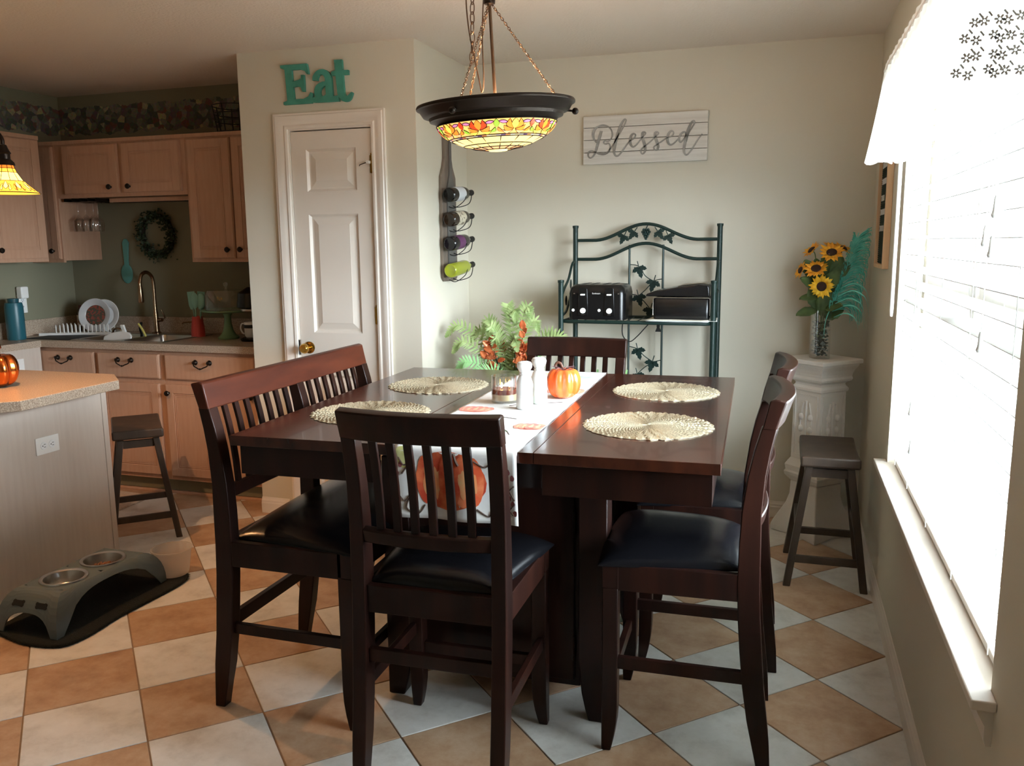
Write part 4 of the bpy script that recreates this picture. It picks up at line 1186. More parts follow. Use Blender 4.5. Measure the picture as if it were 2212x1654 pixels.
def back_rails(t_, xa, xb, n_sl, mids=(), H=1.06, bow=0.030, m_top='rail_wood'):
    """top rail, lower rail and slats between xa and xb; bows backwards in the middle"""
    W_ = xb - xa
    def bowf(x): return -bow * (1 - ((x - (xa + xb) / 2) / (W_ / 2)) ** 2)
    def rail(z0, z1, th, e0, e1, name, m):
        mb = MB(); n = 14; rings = []
        for i in range(n + 1):
            x = e0 + (e1 - e0) * i / n; yb = bowf(x)
            rings.append([(x, ypost_s(z0) + yb - th / 2, z0), (x, ypost_s(z0) + yb + th / 2, z0), (x, ypost_s(z1) + yb + th / 2, z1 - 0.004), (x, ypost_s(z1) + yb + th * 0.1, z1), (x, ypost_s(z1) + yb - th * 0.7, z1 - 0.006)])
        mb.loft(rings)
        return mb.build(name, M[m], t_, smooth=35, bevel=0.004)
    rail(0.978, H, 0.036, xa - 0.002, xb + 0.002, 'top_rail', m_top)
    rail(0.692, 0.735, 0.024, xa + 0.03, xb - 0.03, 'lower_rail', 'espresso')
    lim = [xa + 0.04] + [q for m_ in mids for q in (m_ - 0.022, m_ + 0.022)] + [xb - 0.04]
    for s0, s1 in zip(lim[::2], lim[1::2]):
        for k in range(n_sl):
            x = s0 + (s1 - s0) * (k + 1) / (n_sl + 1); yb = bowf(x)
            mb = MB(); mb.beam([(x, ypost_s(z) + yb, z) for z in (0.728, 0.80, 0.86, 0.92, 0.985)], 0.022, 0.012)
            mb.build('slat', M['espresso'], t_, smooth=40, bevel=0.0015, seg=1)
def counter_chair(label, loc, rz):
    t_ = thing('counter_chair', label, 'chair', loc, rz, 'slat-back counter chairs around the table')
    for sx in (-1, 1):
        mb = MB(); zs = [0, 0.03, 0.08, 0.15, 0.25, 0.35, 0.45, 0.55, 0.65, 0.75, 0.85, 0.92, 0.982]
        mb.beam([(sx * 0.196, ypost_s(z), z) for z in zs], [0.034, 0.036, 0.038] + [0.040] * 10, [0.036, 0.040, 0.048, 0.055, 0.058, 0.060, 0.060, 0.060, 0.058, 0.052, 0.046, 0.042, 0.038])
        mb.build('rear_leg', M['espresso'], t_, smooth=40, bevel=0.003)
        leg_loft(MB(), sx * 0.200, 0.213, -sx, -1, 0.045, 0.50).build('front_leg', M['espresso'], t_, smooth=40, bevel=0.003)
    fr = MB()
    fr.box(-0.18, 0.18, 0.203, 0.228, 0.495, 0.572).box(-0.178, 0.178, -0.182, -0.158, 0.495, 0.572)
    fr.hexa([(-0.214, -0.14, 0.495), (-0.190, -0.14, 0.495), (-0.196, 0.195, 0.495), (-0.220, 0.195, 0.495), (-0.214, -0.14, 0.572), (-0.190, -0.14, 0.572), (-0.196, 0.195, 0.572), (-0.220, 0.195, 0.572)])
    fr.hexa([(0.190, -0.14, 0.495), (0.214, -0.14, 0.495), (0.220, 0.195, 0.495), (0.196, 0.195, 0.495), (0.190, -0.14, 0.572), (0.214, -0.14, 0.572), (0.220, 0.195, 0.572), (0.196, 0.195, 0.572)])
    fr.box(-0.2225, 0.2225, 0.190, 0.2355, 0.50, 0.572)
    fr.build('seat_frame', M['espresso'], t_, smooth=None, bevel=0.002)
    cushion(-0.236, 0.236, -0.176, 0.176, -0.150, 0.246, 0.572, 0.062).build('seat_cushion', M['leather'], t_, smooth=70)
    back_rails(t_, -0.216, 0.216, 6, m_top='espresso')
    for sx in (-1, 1):
        MB().hexa([(sx * 0.205 - 0.009, -0.17, 0.255), (sx * 0.205 + 0.009, -0.17, 0.255), (sx * 0.205 + 0.009, 0.20, 0.255), (sx * 0.205 - 0.009, 0.20, 0.255), (sx * 0.205 - 0.009, -0.17, 0.292), (sx * 0.205 + 0.009, -0.17, 0.292), (sx * 0.205 + 0.009, 0.20, 0.292), (sx * 0.205 - 0.009, 0.20, 0.292)]).build('stretcher', M['espresso'], t_, smooth=None, bevel=0.002)
    MB().box(-0.18, 0.18, -0.185, -0.165, 0.355, 0.393).build('stretcher', M['espresso'], t_, smooth=None, bevel=0.002)
    MB().box(-0.18, 0.18, 0.205, 0.225, 0.190, 0.225).build('stretcher', M['espresso'], t_, smooth=None, bevel=0.002)
    return t_
c0 = counter_chair('dark slat-back counter chair with its back to the camera, nearest of all', (-0.858, 2.112, 0), R(1.5))
dup(c0, (-0.228, 2.478, 0), R(91.5), 'dark counter chair seen side-on at the right of the table, the nearer of two')
dup(c0, (-0.215, 3.065, 0), R(91.5), 'dark counter chair at the right of the table nearer the white pedestal')
dup(c0, (-0.845, 3.365, 0), R(181), 'dark counter chair on the far side of the table facing the camera')

# bench
bn = thing('counter_bench', 'long dark slat-back counter bench with black seat along the left of the table', 'bench', (-1.442, 2.64, 0), R(-90))
BX = 0.515
for k, x in enumerate((-BX + 0.02, 0.0, BX - 0.02)):
    mb = MB(); zs = [0, 0.03, 0.08, 0.15, 0.25, 0.35, 0.45, 0.55, 0.65, 0.75, 0.85, 0.92, 0.982]
    mb.beam([(x, ypost_s(z) - 0.02, z) for z in zs], [0.036] * 3 + [0.044] * 10, [0.036, 0.040, 0.048, 0.055, 0.058, 0.060, 0.060, 0.060, 0.058, 0.052, 0.046, 0.042, 0.038])
    mb.build('rear_leg', M['espresso'], bn, smooth=40, bevel=0.003)
for sx in (-1, 1):
    leg_loft(MB(), sx * (BX - 0.022), 0.235, -sx, -1, 0.048, 0.49).build('front_leg', M['espresso'], bn, smooth=40, bevel=0.003)
fr = MB()
fr.box(-BX + 0.04, BX - 0.04, 0.228, 0.252, 0.485, 0.565).box(-BX + 0.04, BX - 0.04, -0.20, -0.176, 0.485, 0.565)
for sx in (-1, 1):
    fr.box(sx * (BX - 0.01) - 0.012, sx * (BX - 0.01) + 0.012, -0.155, 0.225, 0.485, 0.565)
    fr.box(sx * (BX - 0.022) - 0.024, sx * (BX - 0.022) + 0.024, 0.211, 0.259, 0.49, 0.565)
fr.build('seat_frame', M['espresso'], bn, smooth=None, bevel=0.002)
cushion(-BX - 0.006, BX + 0.006, -BX + 0.04, BX - 0.04, -0.168, 0.268, 0.565, 0.060).build('seat_cushion', M['leather'], bn, smooth=70)
_yp = ypost_s
def ypost_s(z, _f=_yp): return _f(z) - 0.02
back_rails(bn, -BX, BX, 7, mids=(0.0,), bow=0.0, H=1.062)
ypost_s = _yp
for sx in (-1, 1):
    MB().box(sx * (BX - 0.022) - 0.009, sx * (BX - 0.022) + 0.009, -0.18, 0.215, 0.255, 0.29).build('stretcher', M['espresso'], bn, smooth=None, bevel=0.002)
MB().box(-BX + 0.04, BX - 0.04, -0.205, -0.185, 0.268, 0.312).build('stretcher', M['espresso'], bn, smooth=None, bevel=0.002)
MB().box(-BX + 0.04, BX - 0.04, 0.226, 0.244, 0.19, 0.225).build('stretcher', M['espresso'], bn, smooth=None, bevel=0.002)

# ------------------------------------------------------------------ table
TZ = 0.925
TL = (-0.8455, 2.764)
TR = R(1.8)
tbl = thing('dining_table', 'large square dark wood counter-height table with two leaves and a cabinet base', 'table', (TL[0], TL[1], 0), TR)
HX, HY = 0.694, 0.70
for name, x0, x1 in (('table_leaf', -HX, -0.2365), ('table_top', -0.2355, 0.2155), ('table_leaf', 0.2165, HX)):
    MB().box(x0, x1, -HY, HY, TZ - 0.030, TZ).build(name, M['table_wood'], tbl, smooth=None, bevel=0.0015, seg=2)
for x0, x1, ins in ((-HX + 0.02, -0.2365, 0.02), (0.235, HX - 0.02, 0.02)):
    b_ = MB(); y0, y1 = -HY + ins, HY - ins
    b_.box(x0, x1, y0, y0 + 0.022, TZ - 0.118, TZ - 0.030).box(x0, x1, y1 - 0.022, y1, TZ - 0.118, TZ - 0.030)
    xo = x0 if x0 < 0 else x1 - 0.022
    b_.box(xo, xo + 0.022, y0 + 0.022, y1 - 0.022, TZ - 0.118, TZ - 0.030)
    b_.build('apron', M['espresso'], tbl, smooth=None, bevel=0.001)
MB().box(-0.225, 0.222, -HY + 0.06, -HY + 0.08, TZ - 0.112, TZ - 0.030).build('apron', M['espresso'], tbl, smooth=None)
MB().box(-0.225, 0.222, HY - 0.08, HY - 0.06, TZ - 0.112, TZ - 0.030).build('apron', M['espresso'], tbl, smooth=None)
for sx in (-1, 1):
    for sy in (-1, 1):
        leg_loft(MB(), sx * 0.318, sy * 0.345, -sx, -sy, 0.088, TZ - 0.118, foot=0.20, tx=0.62).build('leg', M['espresso'], tbl, smooth=40, bevel=0.004)
MB().box(-0.272, 0.272, -0.34, 0.34, 0.085, TZ - 0.118).build('base_cabinet', M['espresso'], tbl, smooth=None, bevel=0.003)
MB().box(-0.36, 0.36, -0.38, 0.38, TZ - 0.118, TZ - 0.0305).build('support_frame', M['espresso'], tbl, smooth=None)
for x0, x1 in ((-0.255, -0.002), (0.002, 0.255)):
    d_ = MB().box(x0, x1, -0.356, -0.340, 0.11, TZ - 0.15).build('cabinet_door', M['espresso'], tbl, smooth=None, bevel=0.003)
    for hz in (0.22, 0.62):
        xh = x1 if x0 > 0 else x0
        MB().tube([(xh, -0.358, hz - 0.04), (xh, -0.358, hz + 0.04)], 0.0045, 8).build('hinge', M['bronze'], d_)

# runner -----------------------------------------------------------
def cloth_mat(name, c1, c2=None, scale=12):
    return mat(name, c1, 0.9, col2=c2, scale=scale, bump=(500, 0.2, 0.0005), spec=0.15, sheen=0.2)
M['runner'] = cloth_mat('white_runner_cloth', srgb(236, 236, 232), srgb(222, 222, 222), 14)
rn = thing('table_runner', 'white table runner printed with pumpkins and leaves hanging over the table front', 'table runner', (TL[0], TL[1], TZ), TR)
RXH = 0.1735
def run_pt(s_, x):
    """s_ along the runner: <0 is the part hanging at the front"""
    w = 0.0012 + 0.0018 * abs(math.sin(s_ * 23 + x * 9)) * (1 if s_ > 0.05 else 0.3)
    if s_ >= 0:
        return Vector((x, -HY + s_, w))
    d = -s_
    k = min(d / 0.012, 1)
    y = -HY - 0.0035 - 0.006 * k - 0.006 * math.sin(x * 34 + 0.7) * min(d / 0.1, 1) - 0.004 * min(d / 0.1, 1)
    return Vector((x + 0.006 * d / 0.2, y, 0.0012 - d))
HANG = 0.198
def run_grid(u, v):
    s_ = -HANG + (2 * HY + HANG - 0.0) * v
    return run_pt(s_, -RXH + 2 * RXH * u)
mb = MB()
ss = [-HANG + HANG * k / 16 for k in range(17)] + [2 * HY * k / 60 for k in range(1, 61)] 
vs = []; nx = 28
for s_ in ss:
    for i in range(nx + 1):
        vs.append(run_pt(s_, -RXH + 2 * RXH * i / nx))
fs = [(j * (nx + 1) + i, j * (nx + 1) + i + 1, (j + 1) * (nx + 1) + i + 1, (j + 1) * (nx + 1) + i) for j in range(len(ss) - 1) for i in range(nx)]
mb.add(vs, fs)
mb.build('cloth', M['runner'], rn, smooth=70, solid=0.0012)
pc = {'orange': cloth_mat('print_orange', srgb(222, 92, 52), srgb(238, 140, 92), 24), 'rust': cloth_mat('print_rust', srgb(198, 70, 42), srgb(228, 120, 74), 26),
      'tan': cloth_mat('print_tan', srgb(214, 170, 120), srgb(232, 150, 96), 30), 'green': cloth_mat('print_green', srgb(150, 190, 160), srgb(190, 214, 186), 30),
      'lime': cloth_mat('print_lime', srgb(204, 210, 130), srgb(226, 226, 170), 30), 'vine': cloth_mat('print_vine', srgb(82, 66, 58)), 'plum': cloth_mat('print_plum', srgb(134, 78, 84), srgb(170, 110, 116), 40),
      'grey': cloth_mat('print_grey', srgb(170, 180, 190), srgb(200, 206, 212), 30)}
def blob(s0, x0, rs, rx, ang=0.0, lev=0.0004, n=22, wob=0.06, seed=0):
    rg_ = random.Random(seed); pts = []
    ph = [rg_.random() * 6 for _ in range(3)]
    for k in range(n):
        a = 2 * PI * k / n; q = 1 + wob * math.sin(3 * a + ph[0]) + wob * 0.6 * math.sin(5 * a + ph[1])
        dx, ds = math.cos(a) * rx * q, math.sin(a) * rs * q
        pts.append((s0 + ds * math.cos(ang) - dx * math.sin(ang) * -1, x0 + dx * math.cos(ang) - ds * math.sin(ang)))
    mb = MB(); nr = 4; vs = []
    for j in range(nr + 1):
        f = j / nr
        for s_, x in pts:
            a_, b_ = s0 + (s_ - s0) * f, x0 + (x - x0) * f
            b_ = max(-RXH + 0.001, min(RXH - 0.001, b_)); a_ = max(-HANG + 0.002, a_)
            p = run_pt(a_, b_)
            off = Vector((0, 0, 0.0008 + lev)) if a_ >= 0 else Vector((0, -0.0008 - lev, 0))
            vs.append(p + off)
    fs = [(j * n + i, j * n + (i + 1) % n, (j + 1) * n + (i + 1) % n, (j + 1) * n + i) for j in range(nr) for i in range(n)]
    mb.add(vs, fs)
    return mb
def printed_pumpkin(s0, x0, r, seed=0):
    g = MB()
    o = blob(s0, x0, r * 0.86, r * 1.08, seed=seed, wob=0.02).build('printed_pumpkin', pc['rust'], rn, smooth=60)
    for k, (dx, w) in enumerate(((-0.72, 0.30), (0.72, 0.30), (-0.40, 0.34), (0.40, 0.34), (0.0, 0.36))):
        blob(s0, x0 + dx * r, r * (0.80 - abs(dx) * 0.12), r * w, lev=0.0008 + 0.0003 * k, wob=0.03, seed=seed + k).build('pumpkin_lobe', pc['orange'] if k % 2 else pc['rust'], o, smooth=60)
        blob(s0 - 0.05 * r, x0 + dx * r, r * 0.42, r * w * 0.33, lev=0.0011 + 0.0003 * k, wob=0.2, seed=seed + k + 9).build('pumpkin_highlight', pc['tan'], o, smooth=60)
def vine(pts, r=0.0016):
    P = smooth_path([(a, b, 0) for a, b in pts], 7)
    q = []
    for p in P:
        x_ = max(-RXH + 0.002, min(RXH - 0.002, p.y)); s_ = max(-HANG + 0.003, p.x)
        w = run_pt(s_, x_)
        q.append(w + (Vector((0, 0, 0.0014)) if s_ >= 0 else Vector((0, -0.0014, 0))))
    return MB().tube(q, r, 5).build('printed_vine', pc['vine'], rn)
printed_pumpkin(-0.088, -0.014, 0.094, 3)
vine([(-0.012, 0.0), (-0.03, 0.004), (-0.045, 0.012)], 0.004)
for pts in ([(-0.03, 0.055), (-0.045, 0.085), (-0.03, 0.11), (-0.05, 0.125), (-0.06, 0.10)], [(-0.09, 0.165), (-0.11, 0.14), (-0.08, 0.135), (-0.13, 0.165)], [(-0.17, 0.16), (-0.15, 0.14), (-0.18, 0.13), (-0.14, 0.165)],
            [(-0.03, -0.16), (-0.05, -0.145), (-0.045, -0.13), (-0.075, -0.15)], [(-0.13, -0.165), (-0.15, -0.145), (-0.135, -0.13), (-0.17, -0.14), (-0.185, -0.11), (-0.16, -0.09)], [(-0.16, 0.06), (-0.18, 0.09), (-0.165, 0.10)]):
    vine(pts, 0.0022)
for s_, x in ((-0.055, 0.148), (-0.07, 0.160), (-0.062, 0.132), (-0.125, 0.150), (-0.140, 0.160), (-0.150, 0.145), (-0.165, 0.165), (-0.05, -0.155), (-0.075, -0.165)):
    blob(s_, x, 0.008, 0.006, seed=int(x * 900) + 200).build('printed_berry', pc['plum'], rn)
printed_pumpkin(0.30, 0.135, 0.052, 21); printed_pumpkin(0.52, -0.11, 0.055, 22); printed_pumpkin(0.92, 0.10, 0.07, 23); printed_pumpkin(1.18, -0.08, 0.06, 24)
for s_, x, a, b, c, an in ((0.10, 0.02, 0.05, 0.022, 'lime', 0.5), (0.17, -0.10, 0.028, 0.05, 'grey', 0.2), (0.22, 0.02, 0.028, 0.062, 'green', 0.1), (0.36, -0.03, 0.03, 0.05, 'grey', 0.5), (0.62, 0.08, 0.03, 0.06, 'green', 0.3), (0.74, -0.06, 0.04, 0.05, 'lime', 0.8),
                          (1.05, 0.06, 0.03, 0.07, 'grey', 0.2), (1.25, 0.08, 0.04, 0.06, 'green', 0.3), (1.32, -0.02, 0.03, 0.06, 'lime', 0.1), (0.06, 0.12, 0.03, 0.02, 'grey', 0.1), (-0.03, -0.145, 0.03, 0.02, 'lime', 0.3), (0.45, 0.10, 0.02, 0.04, 'grey', 0.1)):
    blob(s_, x, a, b, an, wob=0.12, seed=int(s_ * 100) + 50).build('printed_leaf', pc[c], rn, smooth=60)
for pts in ([(0.05, -0.12), (0.10, -0.06), (0.13, 0.02), (0.11, 0.09)], [(0.18, 0.10), (0.25, 0.06), (0.28, -0.03), (0.24, -0.10)], [(0.40, 0.06), (0.42, -0.02), (0.38, -0.10)], [(0.60, -0.02), (0.66, 0.06), (0.70, 0.14)], [(1.0, -0.02), (1.05, -0.10), (1.12, -0.14)]):
    vine(pts, 0.0012)

# placemats ----------------------------------------------------------
gold = mat('gold_woven_mat', srgb(228, 218, 192), 0.34, metal=0.5, col2=srgb(196, 182, 150), scale=220, spec=0.6)
pmb = MB(); NR, NA = 30, 216; vs = []
for j in range(NR + 1):
    f = j / NR
    for k in range(NA):
        a = 2 * PI * k / NA
        edge = 0.19 * (1 + 0.034 * abs(math.sin(a * 16 + 0.6 * math.sin(a * 5))) + 0.014 * math.sin(a * 31 + 1) - 0.015)
        r_ = 0.004 + (edge - 0.004) * f
        z = 0.0036 + 0.0030 * math.cos(a * 54 + f * 22) * math.cos(j * PI) * min(1, 0.25 + f * 1.6)
        vs.append((r_ * math.cos(a + f * 0.25), r_ * math.sin(a + f * 0.25), z if 0 < j < NR else (0.003 if j == 0 else 0.0016)))
fs = [(j * NA + k, j * NA + (k + 1) % NA, (j + 1) * NA + (k + 1) % NA, (j + 1) * NA + k) for j in range(NR) for k in range(NA)] + [tuple(reversed(range(NA)))]
n0 = len(vs)
vs += [(p[0], p[1], 0.0) for p in vs[NR * NA:]]
fs += [(NR * NA + k, NR * NA + (k + 1) % NA, n0 + (k + 1) % NA, n0 + k) for k in range(NA)] + [tuple(range(n0, n0 + NA))]
pmb.add(vs, fs)
pme = pmb.mesh('placemat', gold, 25)
for lab, x, y in (('round gold woven placemat at the near right of the table', -0.372, 2.485), ('round gold woven placemat at the far right of the table', -0.398, 3.085),
                  ('round gold woven placemat at the near left, partly behind the front chair back', -1.268, 2.45), ('round gold woven placemat at the far left of the table', -1.262, 3.01)):
    o = bpy.data.objects.new('placemat', pme); COL.objects.link(o); o.location = (x, y, TZ + 0.0005); o.rotation_euler = (0, 0, x * 5)
    tag(o, lab, 'placemat', 'gold placemats on the table')

# candle, shakers, pumpkin -------------------------------------------
RT = TZ + 0.0035
cj = thing('jar_candle', 'glass jar candle with brown and cream wax and lit wicks on the runner', 'candle', (-0.900, 2.725, RT))
MB().lathe([(0.001, 0), (0.042, 0), (0.0445, 0.006), (0.0445, 0.092), (0.0425, 0.094), (0.0425, 0.010), (0.001, 0.008)], 32).build('jar', M['glass'], cj, smooth=40)
MB().lathe([(0.001, 0.009), (0.0418, 0.010), (0.0418, 0.030), (0.001, 0.030)], 28).build('cream_wax', mat('cream_wax', srgb(226, 206, 160), 0.5), cj, smooth=40, label='cream lower wax layer')
MB().lathe([(0.001, 0.0302), (0.0418, 0.0302), (0.0418, 0.047), (0.001, 0.046)], 28).build('brown_wax', mat('brown_wax', srgb(110, 40, 24), 0.25), cj, smooth=40, label='brown upper wax layer')
for a in (0.3, 2.4, 4.5):
    w_ = MB().tube([(0.018 * math.cos(a), 0.018 * math.sin(a), 0.045), (0.018 * math.cos(a), 0.018 * math.sin(a), 0.053)], 0.0012, 5).build('wick', M['black_matte'], cj)
    MB().sphere((0.018 * math.cos(a), 0.018 * math.sin(a), 0.059), 0.004, 8, 8, (0.8, 0.8, 1.8)).build('flame', mat('flame', srgb(255, 220, 140), 0.5, emis=srgb(255, 200, 110), emis_s=18), w_, smooth=60)
shp = [(0.001, 0), (0.026, 0), (0.028, 0.004), (0.0275, 0.035), (0.0265, 0.037), (0.027, 0.041), (0.026, 0.045), (0.0255, 0.048), (0.0275, 0.075), (0.027, 0.085), (0.021, 0.105), (0.0165, 0.112), (0.018, 0.117), (0.016, 0.121), (0.0185, 0.126), (0.0245, 0.136), (0.0255, 0.146), (0.021, 0.154), (0.012, 0.157), (0.001, 0.1575)]
for lab, x, y in (('white turned salt shaker beside the jar candle', -0.800, 2.635), ('white turned pepper shaker behind the other one, beside the orange pumpkin', -0.782, 2.745)):
    t_ = thing('shaker', lab, 'shaker', (x, y, RT), 0, 'white shakers on the runner')
    MB().lathe(shp, 28).build('body', M['white_ceramic'], t_, smooth=40)
    hm = MB()
    for k in range(5):
        hm.lathe([(0.0013, 0.156), (0.0013, 0.158), (0.0002, 0.158)], 6, (0.006 * math.cos(k * 1.256), 0.006 * math.sin(k * 1.256), 0))
    hm.build('pour_holes', M['black_matte'], t_)
op = thing('ceramic_pumpkin', 'glossy orange ceramic pumpkin with a curled stem on the runner', 'pumpkin', (-0.725, 2.86, RT))
pumpkin(op, 0.061, 0.110, 9, mat('orange_ceramic', srgb(238, 92, 40), 0.18, col2=srgb(244, 118, 48), scale=10, coat=0.6), 'body', 0.13)
MB().tube(smooth_path([(0, 0, 0.088), (-0.004, 0, 0.105), (-0.010, 0, 0.120), (-0.022, 0, 0.124), (-0.030, 0, 0.113), (-0.024, 0, 0.104)]), [0.007] * 4 + [0.0045] * 27, 8).build('stem', mat('brown_stem', srgb(96, 62, 48), 0.5), op, smooth=60)
lfm = MB()
for k in range(9):
    a = k * 0.7
    lfm.tube([(0, 0, 0.096), (0.02 * math.cos(a), 0.02 * math.sin(a), 0.108), (0.042 * math.cos(a), 0.042 * math.sin(a), 0.109 + 0.006 * math.sin(k * 3))], 0.0012, 5)
lfm.build('tendril', mat('purple_brown_fibre', srgb(92, 66, 70), 0.7), op)

# ------------------------------------------------------------------ bakers rack
rk = thing('bakers_rack', 'dark green metal bakers rack with grape leaf scrollwork against the back wall', 'rack', (-0.70, 4.36, 0))
GM = M['green_metal']
RW = 0.378
for sx in (-1, 1):
    for y_, h_ in ((-0.155, 1.272), (0.155, 1.548)):
        MB().tube([(sx * RW * (1.0 if y_ > 0 else 1.005), y_, 0), (sx * RW * (1.0 if y_ > 0 else 1.005), y_, h_)], 0.0135, 14).lathe([(0.015, h_ - 0.006), (0.0165, h_), (0.0165, h_ + 0.008), (0.001, h_ + 0.010)], 16, (sx * RW * (1.0 if y_ > 0 else 1.005), y_, 0)).build('post', GM, rk, smooth=40)
def arch(x0, x1, z0, dz, y_, flat=0.28, n=40):
    pts = []
    for k in range(n + 1):
        t_ = k / n; e = min(max((min(t_, 1 - t_) - flat * 0.5) / (0.5 - flat * 0.5), 0), 1)
        pts.append((x0 + (x1 - x0) * t_, y_, z0 + dz * (0.5 - 0.5 * math.cos(PI * e))))
    return pts
MB().tube(arch(-RW, RW, 1.478, 0.082, 0.155), 0.0088, 10).build('top_arch', GM, rk, smooth=60)
MB().tube(arch(-RW, RW, 1.378, 0.082, 0.155), 0.0088, 10).build('lower_arch', GM, rk, smooth=60)
for x in (-0.085, 0.092):
    MB().tube([(x, 0.155, 0.08), (x, 0.155, 1.452)], 0.0058, 8).build('upright', GM, rk)
def shelf(z, nm='shelf'):
    mb = MB(); c = 0.03
    pts = [(-RW + 0.012, -0.150), (-RW + 0.04, -0.168), (RW - 0.04, -0.168), (RW - 0.012, -0.150), (RW - 0.012, 0.15), (-RW + 0.012, 0.15)]
    mb.tube([(x, y, z) for x, y in pts], 0.0095, 10, closed=True)
    o = mb.build(nm, GM, rk, smooth=60)
    w = MB()
    for k in range(13):
        x = -RW + 0.05 + k * (2 * RW - 0.10) / 12
        w.tube([(x, -0.16, z), (x, 0.15, z)], 0.0025, 6)
    w.build('shelf_wires', GM, o)
    return o
for z in (1.072, 0.60, 0.15):
    shelf(z)
LEAF = [(0, -0.5), (0.10, -0.34), (0.20, -0.40), (0.22, -0.24), (0.40, -0.26), (0.34, -0.10), (0.50, 0.02), (0.34, 0.06), (0.40, 0.22), (0.22, 0.18), (0.18, 0.34), (0.08, 0.26), (0, 0.5), (-0.10, 0.28), (-0.20, 0.34), (-0.22, 0.18), (-0.40, 0.22), (-0.34, 0.06), (-0.50, 0.0), (-0.34, -0.10), (-0.40, -0.26), (-0.22, -0.24), (-0.20, -0.40), (-0.10, -0.34)]
def grape_leaf(x, z, s_, ang, parent=None):
    ca, sa = math.cos(ang), math.sin(ang)
    # three lobes make the leaf
    mb = MB()
    def lobe(a2, l_, w_):
        c2, s2 = math.cos(a2), math.sin(a2); pts = []
        n = 12
        for side in (1, -1):
            rr_ = range(n + 1) if side == 1 else range(n - 1, 0, -1)
            for k in rr_:
                t_ = k / n
                h = w_ * math.sin(PI * t_ ** 0.8) * (1 + 0.22 * math.sin(t_ * 19)) * side
                px, pz = t_ * l_, h
                pts.append((px * c2 - pz * s2, px * s2 + pz * c2))
        mb.prism(pts, -0.002, 0.002, lambda u, v, t_: (x + s_ * (u * ca - v * sa), 0.155 + t_, z + s_ * (u * sa + v * ca)))
    lobe(0, 1.0, 0.24); lobe(1.15, 0.72, 0.22); lobe(-1.15, 0.72, 0.22)
    mb.tube([(x, 0.155, z), (x - s_ * 0.55 * ca, 0.155, z - s_ * 0.55 * sa)], 0.0028, 6)
    return mb.build('grape_leaf', GM, rk, smooth=30, bevel=0.0008, seg=1)
for x, z, a in ((-0.115, 1.500, R(245)), (-0.062, 1.520, R(235)), (0.062, 1.520, R(-55)), (0.115, 1.500, R(-65))):
    grape_leaf(x, z, 0.052, a)
gb = MB()
for row, nn_ in enumerate((3, 4, 3, 2, 1)):
    for k in range(nn_):
        gb.sphere(((k - (nn_ - 1) / 2) * 0.012, 0.153, 1.530 - row * 0.0115), 0.0075, 8, 6)
gb.tube([(0, 0.155, 1.535), (0.008, 0.155, 1.552)], 0.003, 6)
gb.build('grape_cluster', GM, rk, smooth=60)
for x, z, a in ((-0.035, 1.335, R(-75)), (0.045, 1.262, R(255)), (-0.035, 1.185, R(-75)), (0.03, 1.115, R(255)), (-0.035, 0.900, R(-75)), (0.045, 0.835, R(255)), (-0.035, 0.765, R(-75)), (0.045, 0.690, R(255))):
    grape_leaf(x, z, 0.062, a)
for pts in ([(-0.085, 1.350), (-0.035, 1.340), (0.0, 1.290), (0.045, 1.262)], [(0.092, 1.275), (0.045, 1.262), (0.0, 1.215), (-0.035, 1.185)], [(-0.085, 1.195), (-0.03, 1.18), (0.03, 1.115)], [(-0.085, 0.915), (-0.035, 0.90), (0.0, 0.865), (0.045, 0.835)], [(0.092, 0.845), (0.045, 0.83), (0.0, 0.80), (-0.035, 0.765)]):
    MB().tube(smooth_path([(a, 0.155, b) for a, b in pts], 5), 0.0026, 6).build('vine_stem', GM, rk)
for sx in (-1, 1):
    MB().tube(smooth_path([(sx * RW, 0.145, 1.365), (sx * RW, 0.08, 1.355), (sx * RW, 0.0, 1.28), (sx * RW, -0.09, 1.235), (sx * RW, -0.145, 1.20)]), 0.007, 8).build('side_scroll', GM, rk, smooth=60)
    MB().tube(smooth_path([(sx * RW, 0.145, 1.215), (sx * RW, 0.06, 1.20), (sx * RW, -0.04, 1.12), (sx * RW, -0.145, 1.10)]), 0.007, 8).build('side_scroll', GM, rk, smooth=60)
    for yy, zz_ in ((0.05, 1.25), (-0.05, 1.17)):
        MB().sphere((sx * RW, yy, zz_), 0.022, 10, 6, (0.15, 1, 1.2)).build('side_leaf', GM, rk, smooth=60)

# toaster
ts = thing('toaster', 'black four-slice toaster with two white-dialled levers on the rack shelf', 'toaster', (-0.895, 4.32, 1.083))
tw, td, th = 0.145, 0.125, 0.175
def rr_sec(w, d, r_, z, n=5):
    ring = []
    for cx, cy, a0 in ((w - r_, d - r_, 0), (-w + r_, d - r_, 90), (-w + r_, -d + r_, 180), (w - r_, -d + r_, 270)):
        for k in range(n):
            a = R(a0 + k * 90 / (n - 1)); ring.append((cx + r_ * math.cos(a), cy + r_ * math.sin(a), z))
    return ring
MB().loft([rr_sec(tw, td, 0.03, 0.0), rr_sec(tw, td, 0.03, 0.01), rr_sec(tw, td, 0.03, 0.13), rr_sec(tw - 0.006, td - 0.004, 0.03, 0.158), rr_sec(tw - 0.022, td - 0.02, 0.025, 0.172), rr_sec(tw - 0.04, td - 0.04, 0.02, th)]).build('body', M['black'], ts, smooth=50)
for x in (-0.075, -0.03, 0.03, 0.075):
    MB().box(x - 0.009, x + 0.009, -0.075, 0.075, th - 0.001, th + 0.0012).build('slot', M['black_matte'], ts, smooth=None)
